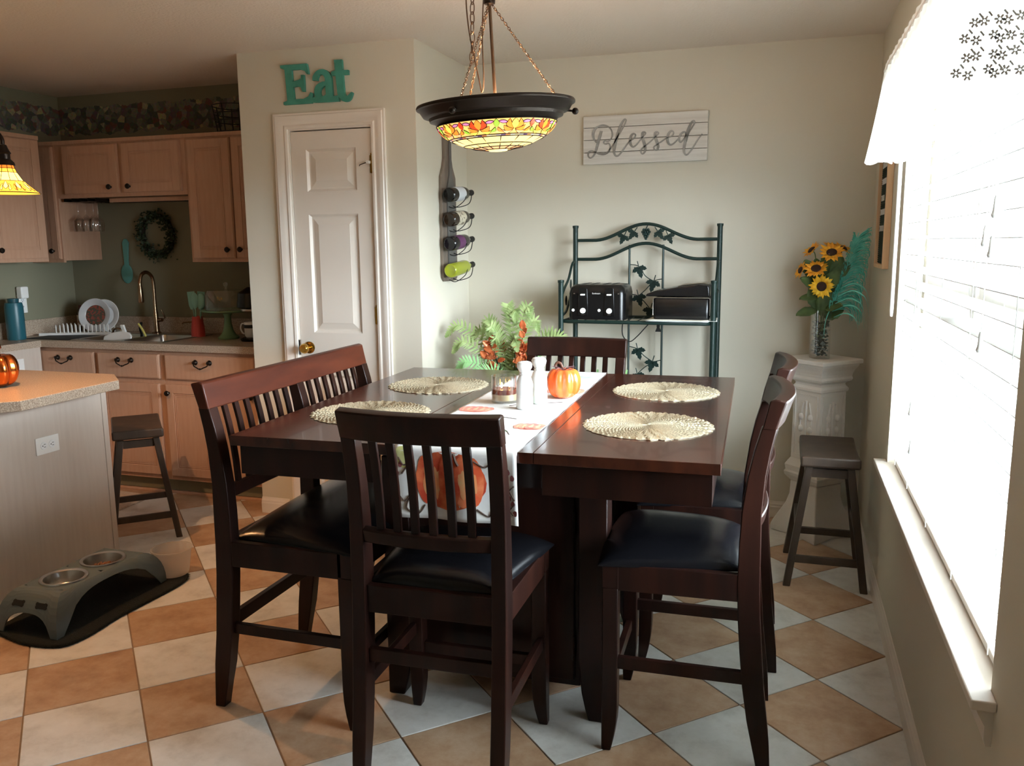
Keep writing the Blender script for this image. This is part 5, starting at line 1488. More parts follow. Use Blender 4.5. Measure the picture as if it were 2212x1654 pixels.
for sx in (-0.067, 0.067):
    x = sx
    MB().prism([(x - 0.027, 0.02), (x + 0.027, 0.02), (x + 0.022, 0.155), (x + 0.012, 0.163), (x - 0.012, 0.163), (x - 0.022, 0.155)], td, td + 0.005, lambda a, b, t_: (a, -t_, b)).build('lever_panel', M['black'], ts, bevel=0.002)
    MB().box(x - 0.011, x + 0.011, -td - 0.022, -td - 0.004, 0.122, 0.130).build('lever', M['white_plastic'], ts, smooth=None, bevel=0.002, label='pale lever tab')
    MB().lathe([(0.0145, 0), (0.013, 0.012), (0.001, 0.014)], 18, (x, -td - 0.004, 0.045), M=RX90).build('dial', M['white_plastic'], ts, smooth=40, label='white dial')
    MB().lathe([(0.008, 0), (0.007, 0.004), (0.001, 0.005)], 14, (x - 0.052, -td, 0.047), M=RX90).build('button', M['white_plastic'], ts, smooth=40, label='small white button')
def lettering(text, size, parent, loc, rot, m, name='lettering', ext=0.0003):
    cu = bpy.data.curves.new('lettering_source', 'FONT'); cu.body = text; cu.size = size; cu.align_x = 'CENTER'; cu.extrude = ext; cu.resolution_u = 3
    o = bpy.data.objects.new('lettering_source', cu); COL.objects.link(o)
    dg = bpy.context.evaluated_depsgraph_get()
    me = bpy.data.meshes.new_from_object(o.evaluated_get(dg))
    COL.objects.unlink(o); bpy.data.objects.remove(o)
    me.materials.clear(); me.materials.append(m)
    q = bpy.data.objects.new(name, me); COL.objects.link(q); q.parent = parent; q.location = loc; q.rotation_euler = rot
    return q
lettering('Sunbeam', 0.0115, ts, (0.0, -td - 0.0006, 0.128), (R(90), 0, 0), M['white_plastic'])
for sx in (-0.067, 0.067):
    lettering('STOP', 0.007, ts, (sx, -td - 0.0056, 0.023), (R(90), 0, 0), M['chrome'])
for sx in (-0.113, 0.113):
    MB().box(sx - 0.004, sx + 0.004, -td - 0.001, -td, 0.128, 0.133).build('mark', M['chrome'], ts, smooth=None)

gr = thing('countertop_grill', 'black countertop grill with a slanting lid on the right of the rack shelf', 'grill', (-0.475, 4.33, 1.090))
MB().loft([rr_sec(0.135, 0.12, 0.02, 0.0), rr_sec(0.138, 0.122, 0.02, 0.01), rr_sec(0.138, 0.122, 0.02, 0.098), rr_sec(0.132, 0.116, 0.02, 0.105)]).build('body', M['black'], gr, smooth=50)
MB().tube([(-0.137, -0.1235, 0.02), (-0.137, -0.1235, 0.10), (-0.130, -0.1235, 0.106), (0.130, -0.1235, 0.106), (0.137, -0.1235, 0.10), (0.137, -0.1235, 0.02)], 0.0015, 6).build('front_trim', M['chrome'], gr, label='thin chrome trim line')
ld_ = MB()
pr = [(-0.175, 0.112), (-0.170, 0.124), (-0.120, 0.140), (-0.03, 0.156), (0.08, 0.170), (0.125, 0.168), (0.132, 0.158), (0.136, 0.112)]
ld_.prism(pr, -0.125, 0.12, lambda x, y, t_: (x, t_, y))
ld_.build('lid', M['black'], gr, smooth=30, bevel=0.006, seg=3)
MB().prism([(-0.03, 0.157), (0.08, 0.171), (0.125, 0.169), (0.10, 0.176), (0.0, 0.170)], -0.05, 0.10, lambda x, y, t_: (x, t_, y)).build('lid_handle', M['chrome'], gr, smooth=30, bevel=0.002, label='brushed lid top plate')
rp = random.Random(4)
for k in range(5):
    pp = thing('paper_sheet', ['loose white paper sheet at the bottom of the pile under the black grill', 'second paper sheet up from the shelf under the black grill', 'middle paper sheet of the pile under the black grill', 'second paper sheet from the top under the black grill', 'topmost paper sheet sticking out under the black grill'][k], 'paper', (-0.475 + rp.uniform(-0.02, 0.02), 4.31 + rp.uniform(-0.02, 0.01), 1.0825 + k * 0.0015), rp.uniform(-0.12, 0.12), 'papers under the grill')
    MB().grid(lambda u, v: (-0.15 + 0.30 * u, -0.14 + 0.22 * v, 0.0004 + (0.0006 * math.sin(u * 9 + k))), 10, 4).build('sheet', mat('paper_%d' % k, srgb(210 + k * 6, 214 + k * 4, 216), 0.8), pp, smooth=60, solid=0.0006)
cd1 = thing('black_cord', 'thin black cord drooping below the rack shelf behind the toaster', 'cord', (-0.80, 4.47, 1.07))
MB().tube(smooth_path([(0.0, 0, 0.01), (-0.012, 0, -0.05), (-0.005, 0, -0.10), (0.03, 0, -0.125), (0.07, 0, -0.095), (0.11, 0, -0.05), (0.155, 0, 0.0)]), 0.003, 6).build('wire', M['black_matte'], cd1)
cd2 = thing('power_plug', 'black two-pin plug dangling under the rack shelf', 'plug', (-0.62, 4.44, 1.07))
MB().tube([(0, 0, 0.005), (0.003, 0, -0.03)], 0.003, 6).build('wire', M['black_matte'], cd2)
MB().loft([[(0.003 + a * s_, b * 0.007, z) for a, b in ((-1, -1), (1, -1), (1, 1), (-1, 1))] for s_, z in ((0.006, -0.025), (0.008, -0.035), (0.007, -0.045), (0.014, -0.062), (0.014, -0.066))]).build('plug_body', M['black_matte'], cd2)

# ------------------------------------------------------------------ wall signs
bs = thing('blessed_sign', 'whitewashed plank sign with grey script lettering hanging on the back wall', 'sign', (-0.730, WB - 0.012, 2.004))
bs.rotation_euler = (0, R(0.0), 0)
BWID, BHT = 0.652, 0.251
wash = mat('whitewashed_wood', srgb(222, 220, 214), 0.75, col2=srgb(206, 203, 196), scale=7, stretch=(0.6, 4, 9))
zc = [-BHT / 2, -BHT / 2 + 0.0625, -BHT / 2 + 0.127, -BHT / 2 + 0.190, BHT / 2]
for z0, z1 in zip(zc, zc[1:]):
    MB().box(-BWID / 2, BWID / 2, -0.012, 0.002, z0 + 0.0015, z1 - 0.0015).build('plank', wash, bs, smooth=None, bevel=0.0008, seg=1)
MB().box(-BWID / 2 + 0.004, BWID / 2 - 0.004, 0.002, 0.011, -BHT / 2 + 0.004, BHT / 2 - 0.004).build('backing', M['black_matte'], bs, smooth=None)
def bmap(x, y):
    u = (x - 197) / 1810.0
    ty = 290 - 105 * u; by = 990 - 80 * u
    v = (y - ty) / (by - ty)
    return (-BWID / 2 + BWID * u, BHT / 2 - BHT * v)
W = 0.0062; T = 0.0030
strokes = [
    [(470, 495, 2.2), (450, 560, 2.4), (425, 650, 2.3), (400, 740, 2.1), (375, 820, 1.6), (335, 875, 1.1), (295, 885, 1.1), (272, 845, 1.3), (290, 798, 1.4), (335, 785, 1.1), (385, 805, 1.2), (450, 825, 1.9), (520, 825, 1.9), (580, 795, 1.3), (605, 745, 1.1), (600, 700, 1.0), (572, 668, 1.1), (535, 680, 1.4), (505, 665, 1.2), (520, 638, 1.0), (575, 638, 1.0), (620, 600, 1.0), (634, 545, 1.1), (618, 480, 1.1), (570, 432, 1.3), (500, 415, 1.7), (430, 430, 1.4), (370, 475, 1.9), (347, 540, 2.2), (358, 610, 1.5), (395, 660, 1.1)],
    [(590, 770, 1.0), (650, 690, 1.2), (720, 565, 1.5), (785, 450, 1.2), (822, 380, 1.1), (833, 335, 1.2), (812, 326, 1.2), (778, 370, 1.7), (738, 460, 2.2), (702, 580, 2.4), (675, 700, 2.3), (662, 790, 2.1), (680, 848, 1.5), (722, 850, 1.3), (775, 795, 1.2), (830, 715, 1.1), (880, 650, 1.0), (930, 612, 1.0), (968, 580, 1.1), (975, 545, 1.2), (945, 532, 1.4), (912, 565, 1.9), (898, 630, 2.3), (908, 690, 2.0), (940, 722, 1.4), (985, 695, 1.1), (1035, 635, 1.0), (1085, 575, 1.0), (1122, 530, 1.0), (1112, 510, 1.3), (1078, 520, 1.8), (1076, 580, 2.3), (1102, 660, 2.5), (1122, 740, 2.3), (1112, 795, 1.6), (1078, 822, 1.1), (1058, 795, 1.2), (1068, 755, 1.1), (1110, 715, 1.0), (1170, 665, 1.1), (1230, 610, 1.0), (1285, 555, 1.0), (1310, 525, 1.0), (1295, 508, 1.4), (1262, 520, 1.8), (1262, 575, 2.3), (1290, 650, 2.4), (1308, 715, 2.2), (1290, 762, 1.5), (1256, 758, 1.2), (1246, 722, 1.1), (1285, 690, 1.0), (1350, 645, 1.1), (1415, 600, 1.0), (1470, 578, 1.0), (1518, 545, 1.1), (1522, 502, 1.2), (1490, 492, 1.5), (1455, 530, 1.9), (1440, 600, 2.2), (1455, 665, 1.8), (1490, 688, 1.4), (1540, 660, 1.1), (1590, 605, 1.0)],
    [(1698, 570, 1.0), (1698, 515, 1.1), (1665, 505, 1.3), (1622, 545, 1.6), (1605, 605, 1.8), (1625, 650, 1.4), (1665, 615, 1.1), (1705, 555, 1.0)],
    [(1712, 640, 1.0), (1740, 520, 1.2), (1790, 430, 1.2), (1820, 375, 1.1), (1815, 345, 1.2), (1785, 355, 1.4), (1752, 420, 1.9), (1720, 520, 2.3), (1695, 640, 2.3), (1678, 745, 2.1), (1690, 815, 1.5), (1722, 830, 1.2), (1765, 785, 1.1), (1820, 700, 1.2), (1875, 605, 1.1), (1932, 530, 0.9)],
]
zinc = mat('galvanised_grey', srgb(130, 131, 128), 0.5, metal=0.2, col2=srgb(158, 158, 154), scale=22)
for s_ in strokes:
    P = smooth_path([(a, b, c) for a, b, c in s_], 5)
    pts = [bmap(q.x, q.y) for q in P]
    mb = MB(); ribbon(mb, pts, [max(q.z, 0.8) * W for q in P], 0.012, 0.0165, lambda x, y, t_: (x, -t_, y))
    mb.build('script_lettering', zinc, bs, smooth=None)

es = thing('eat_sign', 'teal wooden slab-serif word sign above the narrow white door', 'sign', (-2.2625, PY - 0.003, 2.2645))
teal = mat('distressed_teal', srgb(62, 132, 116), 0.6, col2=srgb(74, 148, 130), scale=14)
teal_e = mat('dark_teal_edge', srgb(24, 62, 56), 0.6)
def emap(x, y):
    u = (x - 203) / 687.0
    yy = y + 0.055 * (x - 203)
    return (-0.2005 + 0.401 * u, 0.100 - (yy - 262) / 420.0 * 0.206)
def eshape(name, polys):
    mb = MB()
    for p_ in polys:
        mb.prism([emap(*q) for q in p_], 0.0, 0.016, lambda a, b, t_: (a, -t_, b))
    return mb
_ek = 0
def estroke(pts, n=6):
    P = smooth_path([(a, b, c) for a, b, c in pts], n)
    mb = MB(); global _ek; _ek += 1; ribbon(mb, [emap(q.x, q.y) for q in P], [q.z * 0.401 / 687 for q in P], 0.0, 0.0155 + 0.0004 * (_ek % 4), lambda a, b, t_: (a, -t_, b))
    return mb
E_poly = [(205, 268), (468, 256), (484, 358), (462, 360), (445, 330), (400, 314), (318, 318), (322, 430), (375, 415), (403, 400), (405, 365), (435, 365), (437, 530), (410, 530), (400, 490), (370, 478), (325, 485), (332, 603), (420, 600), (468, 575), (490, 535), (512, 548), (500, 645), (222, 660), (221, 632), (260, 618), (247, 312), (208, 296)]
objs = []
mb = eshape('E', [E_poly]); mb.build('letter', teal, es, smooth=None, bevel=0.0015)
am = MB()
for s_ in ([(540, 425, 50), (545, 390, 50), (575, 350, 44), (625, 345, 48), (662, 385, 60), (668, 440, 64), (670, 520, 66), (676, 585, 62), (700, 608, 46)],
           [(655, 455, 30), (610, 462, 42), (565, 500, 56), (560, 560, 56), (590, 602, 46), (640, 585, 36), (670, 540, 34)],
           [(470, 615, 30), (540, 612, 46), (640, 608, 46), (700, 606, 44), (760, 600, 50)]):
    b_ = estroke(s_); am.add(b_.v, b_.f)
am.build('letter', teal, es, smooth=None)
tm = MB()
b_ = eshape('t', [[(728, 230), (803, 228), (806, 328), (858, 328), (858, 374), (808, 376), (814, 540), (750, 560), (738, 380), (700, 382), (698, 345), (735, 330)]]); tm.add(b_.v, b_.f)
b_ = estroke([(780, 500, 66), (785, 560, 66), (812, 600, 56), (850, 600, 44), (878, 560, 26), (888, 545, 14)]); tm.add(b_.v, b_.f)
tm.build('letter', teal, es, smooth=None)

# ------------------------------------------------------------------ wine rack
wk = thing('wine_rack', 'long bottle-shaped dark wooden wine rack on the side wall of the nook', 'wine rack', (PX1 + 0.001, 4.300, 1.27))
half = [(0.0, 0.0), (0.075, 0.0), (0.098, 0.018), (0.100, 0.08), (0.100, 0.50), (0.098, 0.545), (0.060, 0.600), (0.046, 0.64), (0.044, 0.86), (0.050, 0.87), (0.050, 0.93), (0.0, 0.935)]
poly = [(a, b) for a, b in half] + [(-a, b) for a, b in reversed(half[1:-1])]
MB().prism(poly, 0.0, 0.018, lambda x, y, t_: (t_, x, y)).build('board', mat('weathered_board', srgb(96, 84, 74), 0.6, col2=srgb(122, 110, 98), scale=6, stretch=(4, 4, 0.5)), wk, smooth=None, bevel=0.003)
inner = [(0.0, 0.035), (0.045, 0.035), (0.052, 0.05), (0.052, 0.49), (0.020, 0.56), (0.012, 0.62), (0.012, 0.74), (0.0, 0.76)]
poly = [(a, b) for a, b in inner] + [(-a, b) for a, b in reversed(inner[1:-1])]
MB().prism(poly, 0.018, 0.026, lambda x, y, t_: (t_, x + 0.012, y)).build('inset_panel', mat('grey_board', srgb(88, 86, 82), 0.55, col2=srgb(104, 102, 98), scale=8), wk, smooth=None, bevel=0.002)
bz = [0.440, 0.315, 0.190, 0.052]
bl_l = ['topmost wine bottle of the rack, black with a white label', 'second wine bottle from the top, brown with a cream label', 'third wine bottle from the top, dark with a purple label', 'lowest wine bottle of the rack, yellow-green glass']
gm_ = [mat('black_bottle_glass', srgb(12, 12, 12), 0.1), mat('brown_bottle_glass', srgb(38, 26, 16), 0.12), mat('dark_bottle_glass', srgb(16, 14, 20), 0.08), mat('yellow_green_bottle', srgb(176, 186, 50), 0.12, trans=0.35)]
lb_ = [mat('white_label', srgb(215, 220, 225), 0.6), mat('cream_label', srgb(206, 198, 176), 0.6, col2=srgb(120, 110, 90), scale=60, lo=0.55, hi=0.6), mat('purple_label', srgb(96, 50, 92), 0.5), mat('clear_label', srgb(196, 200, 150), 0.4)]
bottle_prof = [(0.001, 0.006), (0.022, 0.004), (0.030, 0.0), (0.0355, 0.004), (0.037, 0.012), (0.037, 0.175), (0.033, 0.200), (0.018, 0.225), (0.014, 0.24), (0.0135, 0.285), (0.0155, 0.288), (0.0155, 0.298), (0.001, 0.30)]
RB = Matrix.Rotation(R(-96), 4, 'X')
for k in range(4):
    MB().tube(smooth_path([(0.02, -0.03, bz[k] - 0.045), (0.055, -0.02, bz[k] - 0.055), (0.105, -0.01, bz[k] - 0.02), (0.108, 0.03, bz[k] + 0.022), (0.108, 0.09, bz[k] + 0.024), (0.108, 0.10, bz[k] + 0.02), (0.105, 0.065, bz[k] - 0.03), (0.055, 0.03, bz[k] - 0.05), (0.02, 0.03, bz[k] - 0.04)]), 0.0024, 6).build('wire_cradle', M['black_matte'], wk)
    b_ = thing('wine_bottle', bl_l[k], 'bottle', (PX1 + 0.068, 4.168, 1.27 + bz[k] + 0.006), 0, 'wine bottles in the rack', rot=(R(-90 + 5), 0, R(-3)))
    MB().lathe(bottle_prof, 28).build('bottle', gm_[k], b_, smooth=40)
    if k != 3:
        MB().lathe([(0.0372, 0.055), (0.0375, 0.055), (0.0375, 0.150 if k < 2 else 0.13), (0.0372, 0.15 if k < 2 else 0.13)], 28, cap=False).build('label', lb_[k], b_, smooth=40)
    MB().lathe([(0.0140, 0.25), (0.0144, 0.25), (0.0162, 0.287), (0.0162, 0.299), (0.001, 0.3015)], 20).build('capsule', M['black_matte'], b_, smooth=40)

# ------------------------------------------------------------------ pedestal
pd = thing('plaster_pedestal', 'white moulded square plaster pedestal standing cornerwise in the back right corner', 'pedestal', (0.190, 4.405, 0), R(45))
def sq(h_, z): return [(-h_, -h_, z), (h_, -h_, z), (h_, h_, z), (-h_, h_, z)]
def sqprof(P): return MB().loft([sq(a, z) for a, z in P])
sqprof([(0.135, 0.875), (0.136, 0.878), (0.136, 0.893), (0.133, 0.897)]).build('abacus', M['plaster'], pd, smooth=None, bevel=0.002)
sqprof([(0.090, 0.735), (0.094, 0.742), (0.094, 0.752), (0.084, 0.765), (0.082, 0.775), (0.088, 0.782), (0.102, 0.790), (0.106, 0.800), (0.103, 0.812), (0.105, 0.826), (0.112, 0.845), (0.121, 0.860), (0.124, 0.866), (0.124, 0.8751)]).build('capital', M['plaster'], pd, smooth=None, bevel=0.0015)
sqprof([(0.088, 0.39), (0.086, 0.7351)]).build('shaft', M['plaster'], pd, smooth=None, bevel=0.002)
sqprof([(0.086, 0.27), (0.098, 0.285), (0.108, 0.30), (0.110, 0.315), (0.104, 0.325), (0.106, 0.34), (0.108, 0.352), (0.098, 0.372), (0.088, 0.3901)]).build('base_moulding', M['plaster'], pd, smooth=None, bevel=0.002)
MB().loft([[(a * (1 if abs(k_) else 1), b, z) for k_, (a, b) in enumerate(((-h_, -h_), (0, -h_ * q), (h_, -h_), (h_ * q, 0), (h_, h_), (0, h_ * q), (-h_, h_), (-h_ * q, 0)))] for h_, q, z in ((0.148, 0.80, 0.0), (0.150, 0.80, 0.03), (0.142, 0.84, 0.055), (0.122, 0.92, 0.10), (0.100, 0.97, 0.15), (0.088, 1.0, 0.20), (0.086, 1.0, 0.2701))]).build('foot', M['plaster'], pd, smooth=40, bevel=0.006, seg=3)
for k in range(4):
    f_ = Matrix.Rotation(R(90 * k), 4, 'Z')
    def onf(x, z, d): return f_ @ Vector((x, -0.0865 - d, z))
    rl = MB()
    for x0, x1, z0, z1 in ((-0.072, -0.067, 0.41, 0.72), (0.067, 0.072, 0.41, 0.72), (-0.067, 0.067, 0.715, 0.72), (-0.067, 0.067, 0.41, 0.415)):
        rl.hexa([onf(x0, z0, 0), onf(x1, z0, 0), onf(x1, z0, 0.005), onf(x0, z0, 0.005), onf(x0, z1, 0), onf(x1, z1, 0), onf(x1, z1, 0.005), onf(x0, z1, 0.005)])
    rl.build('panel_border', M['plaster'], pd, smooth=None)
    rv = MB()
    for s_ in (-1, 1):
        rv.tube([onf(s_ * (0.008 + 0.035 * abs(math.sin(t_ * 2.6))) * (1 - t_ * 0.3), 0.44 + 0.24 * t_, 0.002) for t_ in [q / 14 for q in range(15)]], 0.005, 6)
        for t_ in (0.2, 0.45, 0.7):
            rv.sphere(onf(s_ * 0.030, 0.44 + 0.24 * t_, 0.002), 0.014, 8, 6, (1, 1, 1.3))
    rv.tube([onf(0, 0.44 + 0.25 * t_, 0.002) for t_ in (0, 0.5, 1)], 0.006, 6)
    rv.build('scroll_relief', M['plaster'], pd, smooth=60)

vs_ = thing('glass_vase', 'tall square clear glass vase on the white pedestal', 'vase', (0.178, 4.385, 0.898), R(18))
def sqr(h_, z, r_=0.008): return rr_sec(h_, h_, r_, z, 3)
MB().loft([sqr(0.038, 0.0), sqr(0.040, 0.004), sqr(0.040, 0.235), sqr(0.0365, 0.235), sqr(0.0365, 0.010)], cap=True).build('glass', M['glass'], vs_, smooth=30)
rp = random.Random(9); pb = MB(); pbm = [mat('dark_glass_gem', srgb(26, 52, 50), 0.08, spec=0.9), mat('clear_glass_gem', srgb(120, 140, 140), 0.05, spec=0.9)]
for k in range(330):
    pb.mi = 0 if rp.random() < 0.72 else 1
    c = (rp.uniform(-0.030, 0.030), rp.uniform(-0.030, 0.030), 0.016 + 0.165 * k / 330 + rp.uniform(-0.003, 0.003))
    pb.sphere(c, rp.uniform(0.0045, 0.0065), 6, 4, (1.1, 1.1, 0.8))
pb.build('gem_filling', pbm, vs_, smooth=60, kind='stuff')

# sunflowers
bq = thing('sunflower_bunch', 'bunch of artificial yellow sunflowers with broad green leaves in the glass vase', 'flowers', (0.178, 4.385, 1.09))
leafm = mat('silk_leaf_green', srgb(58, 78, 40), 0.65, col2=srgb(84, 104, 56), scale=20)
petm = mat('sunflower_petal', srgb(244, 184, 30), 0.55, col2=srgb(250, 206, 60), scale=30)
petm2 = mat('sunflower_petal_orange', srgb(232, 150, 36), 0.55, col2=srgb(246, 182, 50), scale=30)
diskm = mat('sunflower_centre', srgb(48, 26, 18), 0.8, bump=(300, 0.8))
def petal(mb, c, u, n, L_, w_, lift, z0=0.012):
    s_ = n.cross(u)
    p0 = c + u * z0; p1 = c + u * (z0 + L_ * 0.5) + n * lift * 0.5; p2 = c + u * (z0 + L_) + n * lift
    mb.add([p0 - s_ * w_ * 0.35, p0 + s_ * w_ * 0.35, p1 + s_ * w_ * 0.5 + n * 0.001, p2, p1 - s_ * w_ * 0.5 + n * 0.001, p1 - n * 0.0015], [(0, 1, 5), (1, 2, 5), (2, 3, 5), (3, 4, 5), (4, 0, 5)])
def flower(c, n, r_, m, seed):
    rg_ = random.Random(seed); c = Vector(c) - Vector((0.178, 4.385, 1.09)); n = Vector(n).normalized()
    a = n.orthogonal().normalized(); b = n.cross(a)
    Mx = Matrix((a, b, n)).transposed()
    mb = MB()
    for lay, (cnt, l_) in enumerate(((13, 1.0), (13, 0.86))):
        for k in range(cnt):
            th = 2 * PI * (k + 0.5 * lay) / cnt + rg_.uniform(-0.1, 0.1)
            petal(mb, c, a * math.cos(th) + b * math.sin(th), n, r_ * l_ * rg_.uniform(0.9, 1.08) - 0.012, r_ * 0.34, r_ * rg_.uniform(-0.12, 0.25))
    o = mb.build('flower_head', m, bq, smooth=60, solid=0.0006)
    MB().lathe([(0.001, -0.004), (r_ * 0.36, -0.003), (r_ * 0.38, 0.004), (r_ * 0.25, 0.009), (0.001, 0.007)], 20, c, M=Mx.to_4x4()).build('flower_centre', diskm, o, smooth=50)
    s0 = Vector((rg_.uniform(-0.015, 0.015), rg_.uniform(-0.015, 0.015), -0.10))
    MB().tube(smooth_path([s0, s0 * 0.4 + c * 0.35 + Vector((0, 0, 0.0)), c - n * 0.03 - Vector((0, 0, 0.02)), c - n * 0.004]), 0.0028, 6).build('stem', leafm, bq)
fl = [((0.170, 4.300, 1.250), (-0.12, -1, 0.12), 0.060, petm), ((0.142, 4.325, 1.333), (-0.1, -0.75, 0.75), 0.062, petm2), ((0.208, 4.320, 1.408), (-0.05, -0.72, 0.75), 0.064, petm2),
      ((0.120, 4.36, 1.420), (-0.7, -0.3, 0.75), 0.052, petm2), ((0.262, 4.385, 1.426), (0.5, -0.3, 0.9), 0.050, petm2), ((0.074, 4.345, 1.325), (-1, -0.5, 0.35), 0.045, petm2), ((0.215, 4.42, 1.440), (0.2, 0.2, 1), 0.05, petm2)]
for k, (c, n, r_, m) in enumerate(fl):
    flower(c, n, r_, m, 30 + k)
def leaf(parent, c, u, n, L_, w_, m, name='leaf'):
    c, u, n = Vector(c), Vector(u).normalized(), Vector(n).normalized(); s_ = n.cross(u).normalized(); n = u.cross(s_)
    mb = MB()
    def f(a, b):
        h = w_ * math.sin(PI * min(a * 0.92 + 0.04, 1)) ** 0.8 * (2 * b - 1) * (1 + 0.07 * math.sin(a * 30))
        return c + u * (a * L_) + s_ * h + n * (abs(2 * b - 1) * w_ * 0.25 - a * a * L_ * 0.25)
    mb.grid(f, 8, 4)
    return mb.build(name, m, parent, smooth=70, solid=0.0006)
for c, u, n, L_, w_ in (((-0.02, -0.04, 0.10), (-1, -0.3, 0.15), (0.2, -0.6, 1), 0.085, 0.030), ((-0.02, -0.03, 0.04), (-1, -0.4, -0.05), (0, -0.8, 1), 0.10, 0.032), ((0.02, -0.04, 0.15), (0.4, -0.5, 0.9), (0, -1, 0.4), 0.10, 0.034),
                        ((0.04, -0.02, 0.20), (0.8, -0.2, 0.8), (0, -1, 0.5), 0.10, 0.036), ((0.0, -0.045, 0.11), (0.2, -0.3, 1), (0, -1, 0.2), 0.11, 0.03), ((-0.05, -0.02, 0.20), (-0.4, -0.2, 1), (0, -1, 0.4), 0.09, 0.032),
                        ((0.02, -0.05, 0.05), (0.5, -0.6, 0.3), (0, -1, 0.8), 0.09, 0.030), ((0.03, 0.0, 0.08), (1, -0.2, 0.4), (0, -0.6, 1), 0.08, 0.03), ((0.0, -0.02, 0.02), (0.15, -0.5, 1), (0, -1, 0.2), 0.13, 0.038), ((-0.01, -0.02, 0.05), (-0.5, -0.4, 1), (0, -1, 0.3), 0.11, 0.036), ((0.01, -0.01, 0.10), (0.55, -0.3, 1), (0, -1, 0.3), 0.14, 0.040), ((0.02, -0.01, 0.18), (0.5, -0.3, 1), (0, -1, 0.3), 0.13, 0.040), ((-0.01, 0.0, 0.16), (-0.2, -0.3, 1), (0, -1, 0.3), 0.13, 0.036), ((0.02, 0.0, 0.0), (0.8, -0.3, 0.7), (0, -1, 0.5), 0.10, 0.034), ((0.0, -0.02, 0.24), (0.3, -0.4, 0.9), (0, -1, 0.4), 0.09, 0.03), ((-0.03, -0.03, 0.15), (-0.6, -0.3, 0.5), (0, -0.8, 0.7), 0.09, 0.03)):
    leaf(bq, c, u, n, L_, w_, leafm)
aqua2 = mat('pale_aqua_strand', srgb(120, 214, 198), 0.45)
# teal feather spray
ft = thing('teal_plume', 'teal feathery plume fanning out to the right of the sunflowers', 'feather', (0.205, 4.36, 1.0))
aqua = mat('aqua_plume', srgb(70, 178, 164), 0.6, col2=srgb(120, 210, 196), scale=30)
rp = random.Random(12)
MB().tube(smooth_path([(-0.012, 0.0, 0.0), (-0.006, -0.01, 0.09), (0.03, -0.02, 0.19), (0.065, -0.01, 0.30), (0.095, 0.02, 0.42), (0.125, 0.06, 0.50)]), 0.0022, 6).build('quill', aqua, ft)
spine = smooth_path([(0.02, -0.02, 0.13), (0.045, -0.018, 0.22), (0.07, 0.0, 0.31), (0.095, 0.02, 0.40), (0.115, 0.05, 0.47)], 16)
br_ = MB()
for k, q in enumerate(spine):
    for rep in range(4):
        t_ = k / len(spine)
        ll = rp.uniform(0.09, 0.15) * (1 - 0.30 * t_)
        d = Vector((1.0, rp.uniform(-0.7, 0.2), rp.uniform(0.25, 0.6) + 0.8 * t_)).normalized()
        if rep == 3: d = Vector((-0.3, rp.uniform(-0.6, 0.4), 1)).normalized(); ll *= 0.5
        if q.x + 0.205 + d.x * ll * 0.75 > WX - 0.015: ll *= 0.62
        P = [q, q + d * ll * 0.4, q + d * ll * 0.75 - Vector((0, 0, ll * 0.12)), q + d * ll * 0.95 - Vector((-0.002, 0, ll * (0.45 - 0.3 * t_))), q + d * ll * 0.98 - Vector((0, 0, ll * (0.8 - 0.6 * t_)))]
        br_.tube(smooth_path(P, 3), [0.0012 + 0.0005 * math.sin(PI * i / 12) for i in range(13)], 4)
br_.build('barbs', aqua, ft, smooth=60, kind='stuff')
for (c, sz) in (((0.030, -0.05, 0.17), 0.12), ((0.033, -0.055, 0.14), 0.115), ((0.040, -0.05, 0.205), 0.125), ((0.026, -0.055, 0.105), 0.10), ((0.045, -0.05, 0.24), 0.12)):
    c = Vector(c); P = [c, c + Vector((sz * 0.5, -0.02, sz * 0.22)), c + Vector((sz * 0.95, -0.02, -sz * 0.05)), c + Vector((sz * 1.10, -0.03, -sz * 0.70))]
    mb = MB(); pp = smooth_path(P, 6)
    mb.loft([[(q.x, q.y - 0.006, q.z - 0.003 * math.sin(PI * i / (len(pp) - 1)) - 0.0008), (q.x, q.y + 0.004, q.z - 0.0008), (q.x, q.y + 0.004, q.z + 0.0008), (q.x, q.y - 0.006, q.z + 0.003 * math.sin(PI * i / (len(pp) - 1)))] for i, q in enumerate(pp)])
    mb.build('curled_strand', aqua2, ft, smooth=50)

# letter board
lbd = thing('letter_board', 'green felt letter board in a pale wood frame on the window wall', 'letter board', (WX, 4.035, 1.345), R(90))
pine = mat('pale_pine', srgb(222, 186, 146), 0.5, col2=srgb(206, 166, 124), scale=5, stretch=(3, 3, 0.5))
lw, lh = 0.175, 0.56
for nm, a in (('frame_side', (-lw, -lw + 0.018, 0, lh)), ('frame_side', (lw - 0.018, lw, 0, lh)), ('frame_rail', (-lw + 0.018, lw - 0.018, 0, 0.018)), ('frame_rail', (-lw + 0.018, lw - 0.018, lh - 0.018, lh))):
    MB().box(a[0], a[1], 0.0005, 0.026, a[2], a[3]).build(nm, pine, lbd, smooth=None, bevel=0.002)
felt = mat('dark_green_felt', srgb(20, 44, 34), 0.95)
MB().box(-lw + 0.018, lw - 0.018, 0.0005, 0.010, 0.018, lh - 0.018).build('felt_back', felt, lbd, smooth=None)
rb = MB()
for k in range(58):
    rb.box(-lw + 0.019, lw - 0.019, 0.010, 0.013, 0.022 + k * 0.009, 0.028 + k * 0.009)
rb.build('felt_ridge', felt, lbd, smooth=None, kind='stuff')
rl = random.Random(2)
